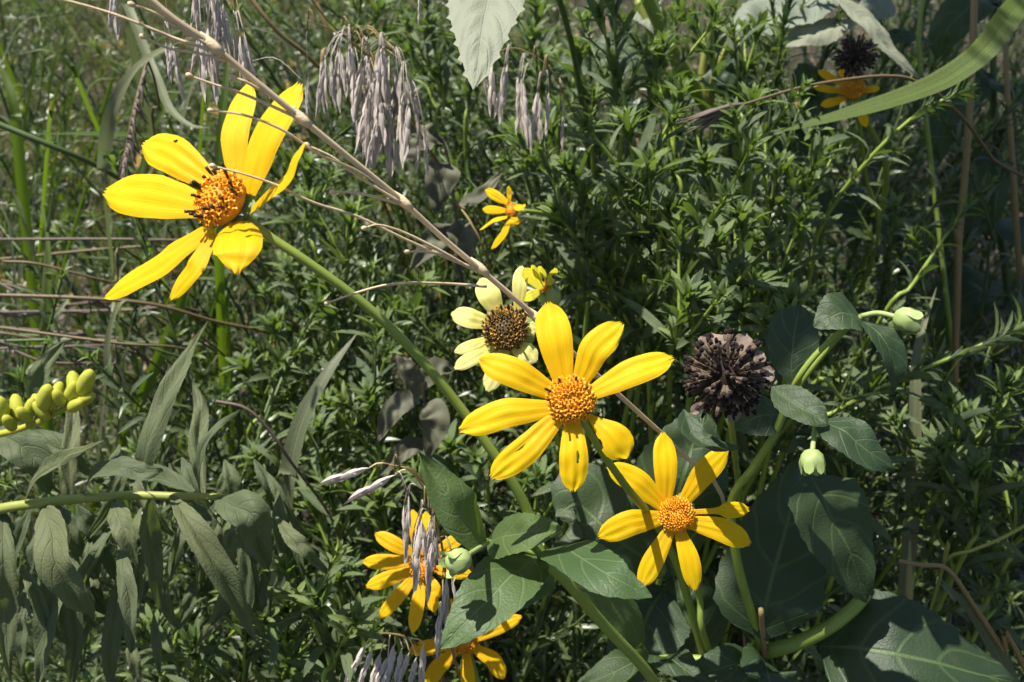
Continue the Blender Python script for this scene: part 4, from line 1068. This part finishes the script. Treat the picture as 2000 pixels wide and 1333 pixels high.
# ---------------------------------------------------------------- aster shoots seen leaf by leaf
rngA = random.Random(77)
HL = 'leafy green aster shoot standing at the front of the thicket behind the flowers'
def hero(px, py, d, dx, dy, lab=None, L=.027, step=.0085, group=None, sides=2, tuft=4):
    """tip at (px,py); the leafy part runs from (px+dx, py+dy)"""
    a = P(px+dx, py+dy, d+.03); t = P(px, py, d); m = a.lerp(t, .5)+Vector((rngA.gauss(0,.006), 0, rngA.gauss(0,.004)))
    br = []
    for i in range(sides):
        k = rngA.uniform(.25, .7); p = a.lerp(m, k*2) if k < .5 else m.lerp(t, k*2-1)
        dr = (t-a).normalized(); rad = Quaternion(dr, rngA.random()*6.28) @ dr.orthogonal().normalized()
        l = rngA.uniform(.03, .055)
        br.append([p, p+dr*l*.5+rad*l*.3, p+dr*l*.9+rad*l*.55])
    lab = near_label(px, py, 'leafy aster shoot at the front')
    aster_plant([a, m, t], L, step, rngA, lab, 'aster shoots: '+lab, 0, tuft, 13, sides=br)
for px, py, d, dx, dy in ((1195,-20,.54,15,330),(1290,95,.56,-40,300),(1395,30,.62,20,260),(1470,205,.50,-20,240),(1480,60,.60,-25,300),(1330,190,.53,0,280),(1110,330,.52,90,230),(1075,250,.56,60,280),
                    (1225,250,.50,15,260),(1380,330,.51,-20,240),(1600,300,.56,-60,260),(1520,330,.54,-20,250),(1180,440,.51,70,180),(1310,420,.48,0,240),(1445,430,.49,-30,230),(1560,440,.52,-60,220),
                    (1340,585,.455,10,170),(1180,530,.50,60,200),(1470,560,.48,-30,200),(1545,600,.47,-20,180),(1090,420,.50,60,160),(1270,330,.47,10,220),(1400,480,.465,-10,200),(1250,600,.49,20,200),(1420,600,.52,0,180),(1010,260,.60,60,240),(1130,110,.62,30,260),(1050,30,.64,40,240),
                    (900,80,.66,10,230),(840,60,.68,10,250),(740,20,.70,0,220),(600,330,.62,30,230),(680,420,.60,10,210),(640,560,.60,20,200),(740,640,.58,30,200),(540,640,.60,0,200),(480,720,.60,10,180),(820,560,.60,20,200),
                    (1640,860,.50,20,160),(1700,760,.55,-40,160),(1880,820,.52,-60,160),(1960,760,.52,-40,200),(1900,930,.50,-30,180),(1980,950,.52,-40,200),(1830,880,.54,-20,200),(1930,1090,.55,-40,180),(1860,1010,.56,-20,150),
                    (620,1180,.44,30,190),(560,1190,.47,30,190),(660,1130,.52,-10,200),(480,1240,.50,10,170),(740,980,.52,20,200),(640,960,.54,10,200),(560,1300,.48,0,150),(690,1260,.50,10,160),(380,1260,.52,10,150),(960,900,.54,30,200),(1050,940,.52,20,200),
                    (560,520,.66,30,200),(300,1230,.54,20,150),(720,780,.56,20,200),(620,840,.57,10,200),(500,900,.58,10,180),(880,880,.55,20,200)):
    hero(px, py, d, dx, dy)
# long shoots leaning right
for lab, pts, L in (('aster shoot leaning up right along the broad arching grass blade', [(1560,620,.60),(1600,450,.56),(1690,320,.53),(1790,225,.515),(1880,178,.51)], .019),
                 ('aster shoot slanting right below the round upper bud towards the right edge', [(1500,880,.54),(1620,810,.52),(1760,740,.505),(1880,690,.50),(1990,640,.50)], .024),
                 ('aster shoot slanting up right above the round upper bud', [(1700,660,.60),(1780,560,.58),(1840,470,.575),(1890,400,.575)], .017),
                 ('pale aster shoot lying level beneath the broad upper leaves', [(1560,800,.52),(1650,780,.51),(1730,765,.505)], .012)):
    aster_plant([P(*q) for q in pts], L, .0062, rngA, lab, None, 0, 2, 11, root=ground(P(*pts[0]), -.05, .06))

# ---------------------------------------------------------------- dark leafy plant and canes behind the broad blade
rt = Vector((.52, 1.15, 0))
Y = thing('sunflower_plant', 'dark leafy sunflower plant standing in the shade behind the upright tan stem', 'plant', rt)
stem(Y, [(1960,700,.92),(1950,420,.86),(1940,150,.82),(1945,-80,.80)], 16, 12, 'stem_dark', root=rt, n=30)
for pts, w, nv in (([(1948,430,.86),(1990,440,.84),(2060,520,.84),(2080,620,.85)], 120, (.2,.5,.9)), ([(1948,380,.86),(1900,390,.84),(1830,440,.84),(1800,520,.85)], 110, (-.2,.5,.9)),
        ([(1942,180,.82),(1985,170,.80),(2040,210,.80),(2080,300,.82)], 110, (.2,.5,.9)), ([(1942,150,.82),(1900,160,.81),(1850,230,.81),(1835,320,.82)], 90, (-.2,.5,.9)),
        ([(1944,20,.81),(1990,-10,.79),(2050,30,.79),(2080,110,.80)], 100, (.2,.5,.9)), ([(1944,0,.81),(1900,10,.79),(1850,60,.79),(1830,130,.80)], 84, (-.2,.5,.9)),
        ([(1955,560,.89),(1900,570,.87),(1840,620,.87),(1815,700,.88)], 110, (-.2,.5,.9)), ([(1956,580,.89),(2000,600,.87),(2050,680,.87)], 110, (.2,.5,.9)),
        ([(1946,300,.84),(1930,330,.82),(1925,400,.82),(1930,470,.83)], 90, (0,.5,.9))):
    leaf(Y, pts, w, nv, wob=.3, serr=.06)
# ---------------------------------------------------------------- meadow grass and litter, uncountable
rg = random.Random(5)
m = MB()
for i in range(7500):
    x = rg.uniform(-1.6, 1.3); y = rg.uniform(.55, 3.6)
    if x > .15 and rg.random() < .8: continue
    h = rg.uniform(.12, .42)*(1.0 if x < -.1 else .7); a = rg.uniform(0, 6.28); l = rg.uniform(.15, .7)*h
    p = Vector((x, y, 0))
    m.ribbon([p, p+Vector((math.cos(a)*l*.2, math.sin(a)*l*.2, h*.6)), p+Vector((math.cos(a)*l, math.sin(a)*l, h*rg.uniform(.7, 1)))], rg.uniform(.0007, .0024), Vector((rg.uniform(-1,1), rg.uniform(-1,0), .3)), nseg=5, nc=2, prof=BLADE, fold=.3)
tag(m.obj('meadow_grass', 'grass_far'), 'green meadow grass growing among the stems', 'grass', kind='stuff')
m = MB()
for i in range(2600):
    x = rg.uniform(-1.5, 1.2); y = rg.uniform(.5, 3.2); a = rg.uniform(0, 6.28); l = rg.uniform(.05, .22); z = rg.uniform(.004, .05)
    if rg.random() < .35: z += rg.uniform(0, .22)
    d = Vector((math.cos(a), math.sin(a), rg.uniform(-.3, .5))).normalized()
    p = Vector((x, y, z))
    m.ribbon([p, p+d*l*.5+Vector((0,0,rg.uniform(-.01,.02))), p+d*l], rg.uniform(.0008, .003), (rg.uniform(-.4,.4), rg.uniform(-.4,.4), 1), nseg=4, nc=1, prof=BLADE)
tag(m.obj('dry_litter', 'straw_far'), 'dry straw litter lying between the plants', 'litter', kind='stuff')
m = MB()
for i in range(110):
    x = rg.uniform(-1.2, .7); y = rg.uniform(.8, 2.8); a = rg.uniform(0, 6.28)
    p = Vector((x, y, rg.uniform(.01, .25))); d = Vector((math.cos(a), math.sin(a), rg.uniform(-.5,.3)))
    m.ribbon([p, p+d*.03, p+d*.05], rg.uniform(.006, .014), (rg.uniform(-.5,.5), -.5, 1), nseg=5, nc=2, prof=OVATE, fold=.3, wob=.4, seed=i)
tag(m.obj('yellowed_leaves', 'dead_yellow'), 'yellowed leaves scattered low among the grass', 'leaves', kind='stuff')

# ---------------------------------------------------------------- added shrub out of view, leaves placed along sun rays to shade the right side
rs = random.Random(31)
root = Vector((.95, .25, 0))
X = thing('added_shade_shrub', 'unseen leafy shrub added above the meadow to cast shade on its right side', 'shrub', root)
spots = []
LIT = [P(*q) for q in ((440,395,.30),(300,400,.31),(250,540,.31),(540,220,.29),(1115,782,.31),(1000,720,.31),(960,900,.31),(1090,620,.31),(1200,660,.31),(1290,710,.31),(988,645,.378),
    (700,315,.295),(900,500,.325),(400,90,.267),(880,980,.35),(1020,1050,.34),(950,1170,.325),(1170,1120,.335),(820,1100,.465),(910,1260,.465),
    (1200,300,.52),(1350,300,.52),(1450,450,.50),(1300,560,.48),(1560,450,.54),(1200,100,.55),(1640,226,.485),(1800,180,.49),(1900,120,.495),(1500,40,.67),(1600,60,.67),(1665,176,.75),(1000,150,.50),(950,60,.385),
    (1700,300,.53),(1850,200,.51),(1230,960,.375),(1200,1040,.375))]
DIM = [P(*q) for q in ((1416,735,.335),(1400,680,.335),(1771,625,.362),(1620,640,.362),(1590,632,.362),(1680,860,.35),(1586,902,.35),(1345,1110,.375),(1296,900,.375),(1900,690,.5))]
def blocks(s, pts, r): return any((p-s-TO_SUN*(p-s).dot(TO_SUN)).length < r and (s-p).dot(TO_SUN) > 0 for p in pts)
for n, xr, yr, dr, tr, lr in ((110, (1700,2500), (100,1400), (.5,1.0), (.75,1.15), (.05,.085)), (110, (1300,2050), (900,1450), (.38,.55), (.75,1.15), (.05,.085)),
                          (340, (1640,2300), (40,800), (.72,1.7), (.8,1.3), (.08,.13))):
    k = 0; tries = 0
    while k < n and tries < 20000:
        tries += 1
        s = P(rs.uniform(*xr), rs.uniform(*yr), rs.uniform(*dr))+TO_SUN*rs.uniform(*tr)
        L = rs.uniform(*lr)
        if blocks(s, LIT, .055 if L < .086 else .062) or blocks(s, DIM, max(.03, L*.5)): continue
        z = to_px(s)
        if z and -700 < z[0] < 2700 and -900 < z[1] < 1900: continue
        if (s-CAMP).length < .2: continue
        spots.append((s, L)); k += 1
top = Vector((.66, .45, 1.4))
trunk = [root, Vector((.93,.27,.4)), Vector((.85,.35,.9)), top]
MB().tube(trunk, lambda s: .012-.006*s, 8, 20).obj('trunk', 'tan_stem', X)
ends = [Vector((.0,.50,1.55)), Vector((.18,.40,1.62)), Vector((.15,.62,1.68)), Vector((.30,.80,1.62)), Vector((.40,1.0,1.55)), Vector((.62,.95,1.5)), Vector((.30,1.3,1.5)), Vector((.6,1.5,1.45)), Vector((.40,.55,1.75)), Vector((.55,.75,1.45))]
bp = []
for e in ends:
    pts = [trunk[2].lerp(top, .5), top.lerp(e, .45)+Vector((0,0,.08)), e]
    MB().tube(pts, lambda s: .005-.0035*s, 6, 14).obj('branch', 'tan_stem', X)
    bp += spl(pts, 14)
lm = MB().ribbon([Vector((0,0,0)), Vector((0,.3,.03)), Vector((0,.7,.02)), Vector((0,1,-.06))], .30, (0,0,1), nseg=12, nc=4, prof=OVATE, fold=.2, serr=.05, wob=.2).mesh('leaf', 'leaf_helio')
for s, L in spots:
    b = min(bp, key=lambda a: (a-s).length)
    MB().tube([b, b.lerp(s, .5)+Vector((0,0,.02)), s], .0012, 5, 6).obj('leaf_stalk', 'stem_green', X)
    y = (s-b).normalized()+Vector((rs.gauss(0,.3), rs.gauss(0,.3), -.2))
    link('leaf', lm, X, basis(s-y.normalized()*L*.5, y, Vector((rs.gauss(0,.35), rs.gauss(0,.35), 1)), L))
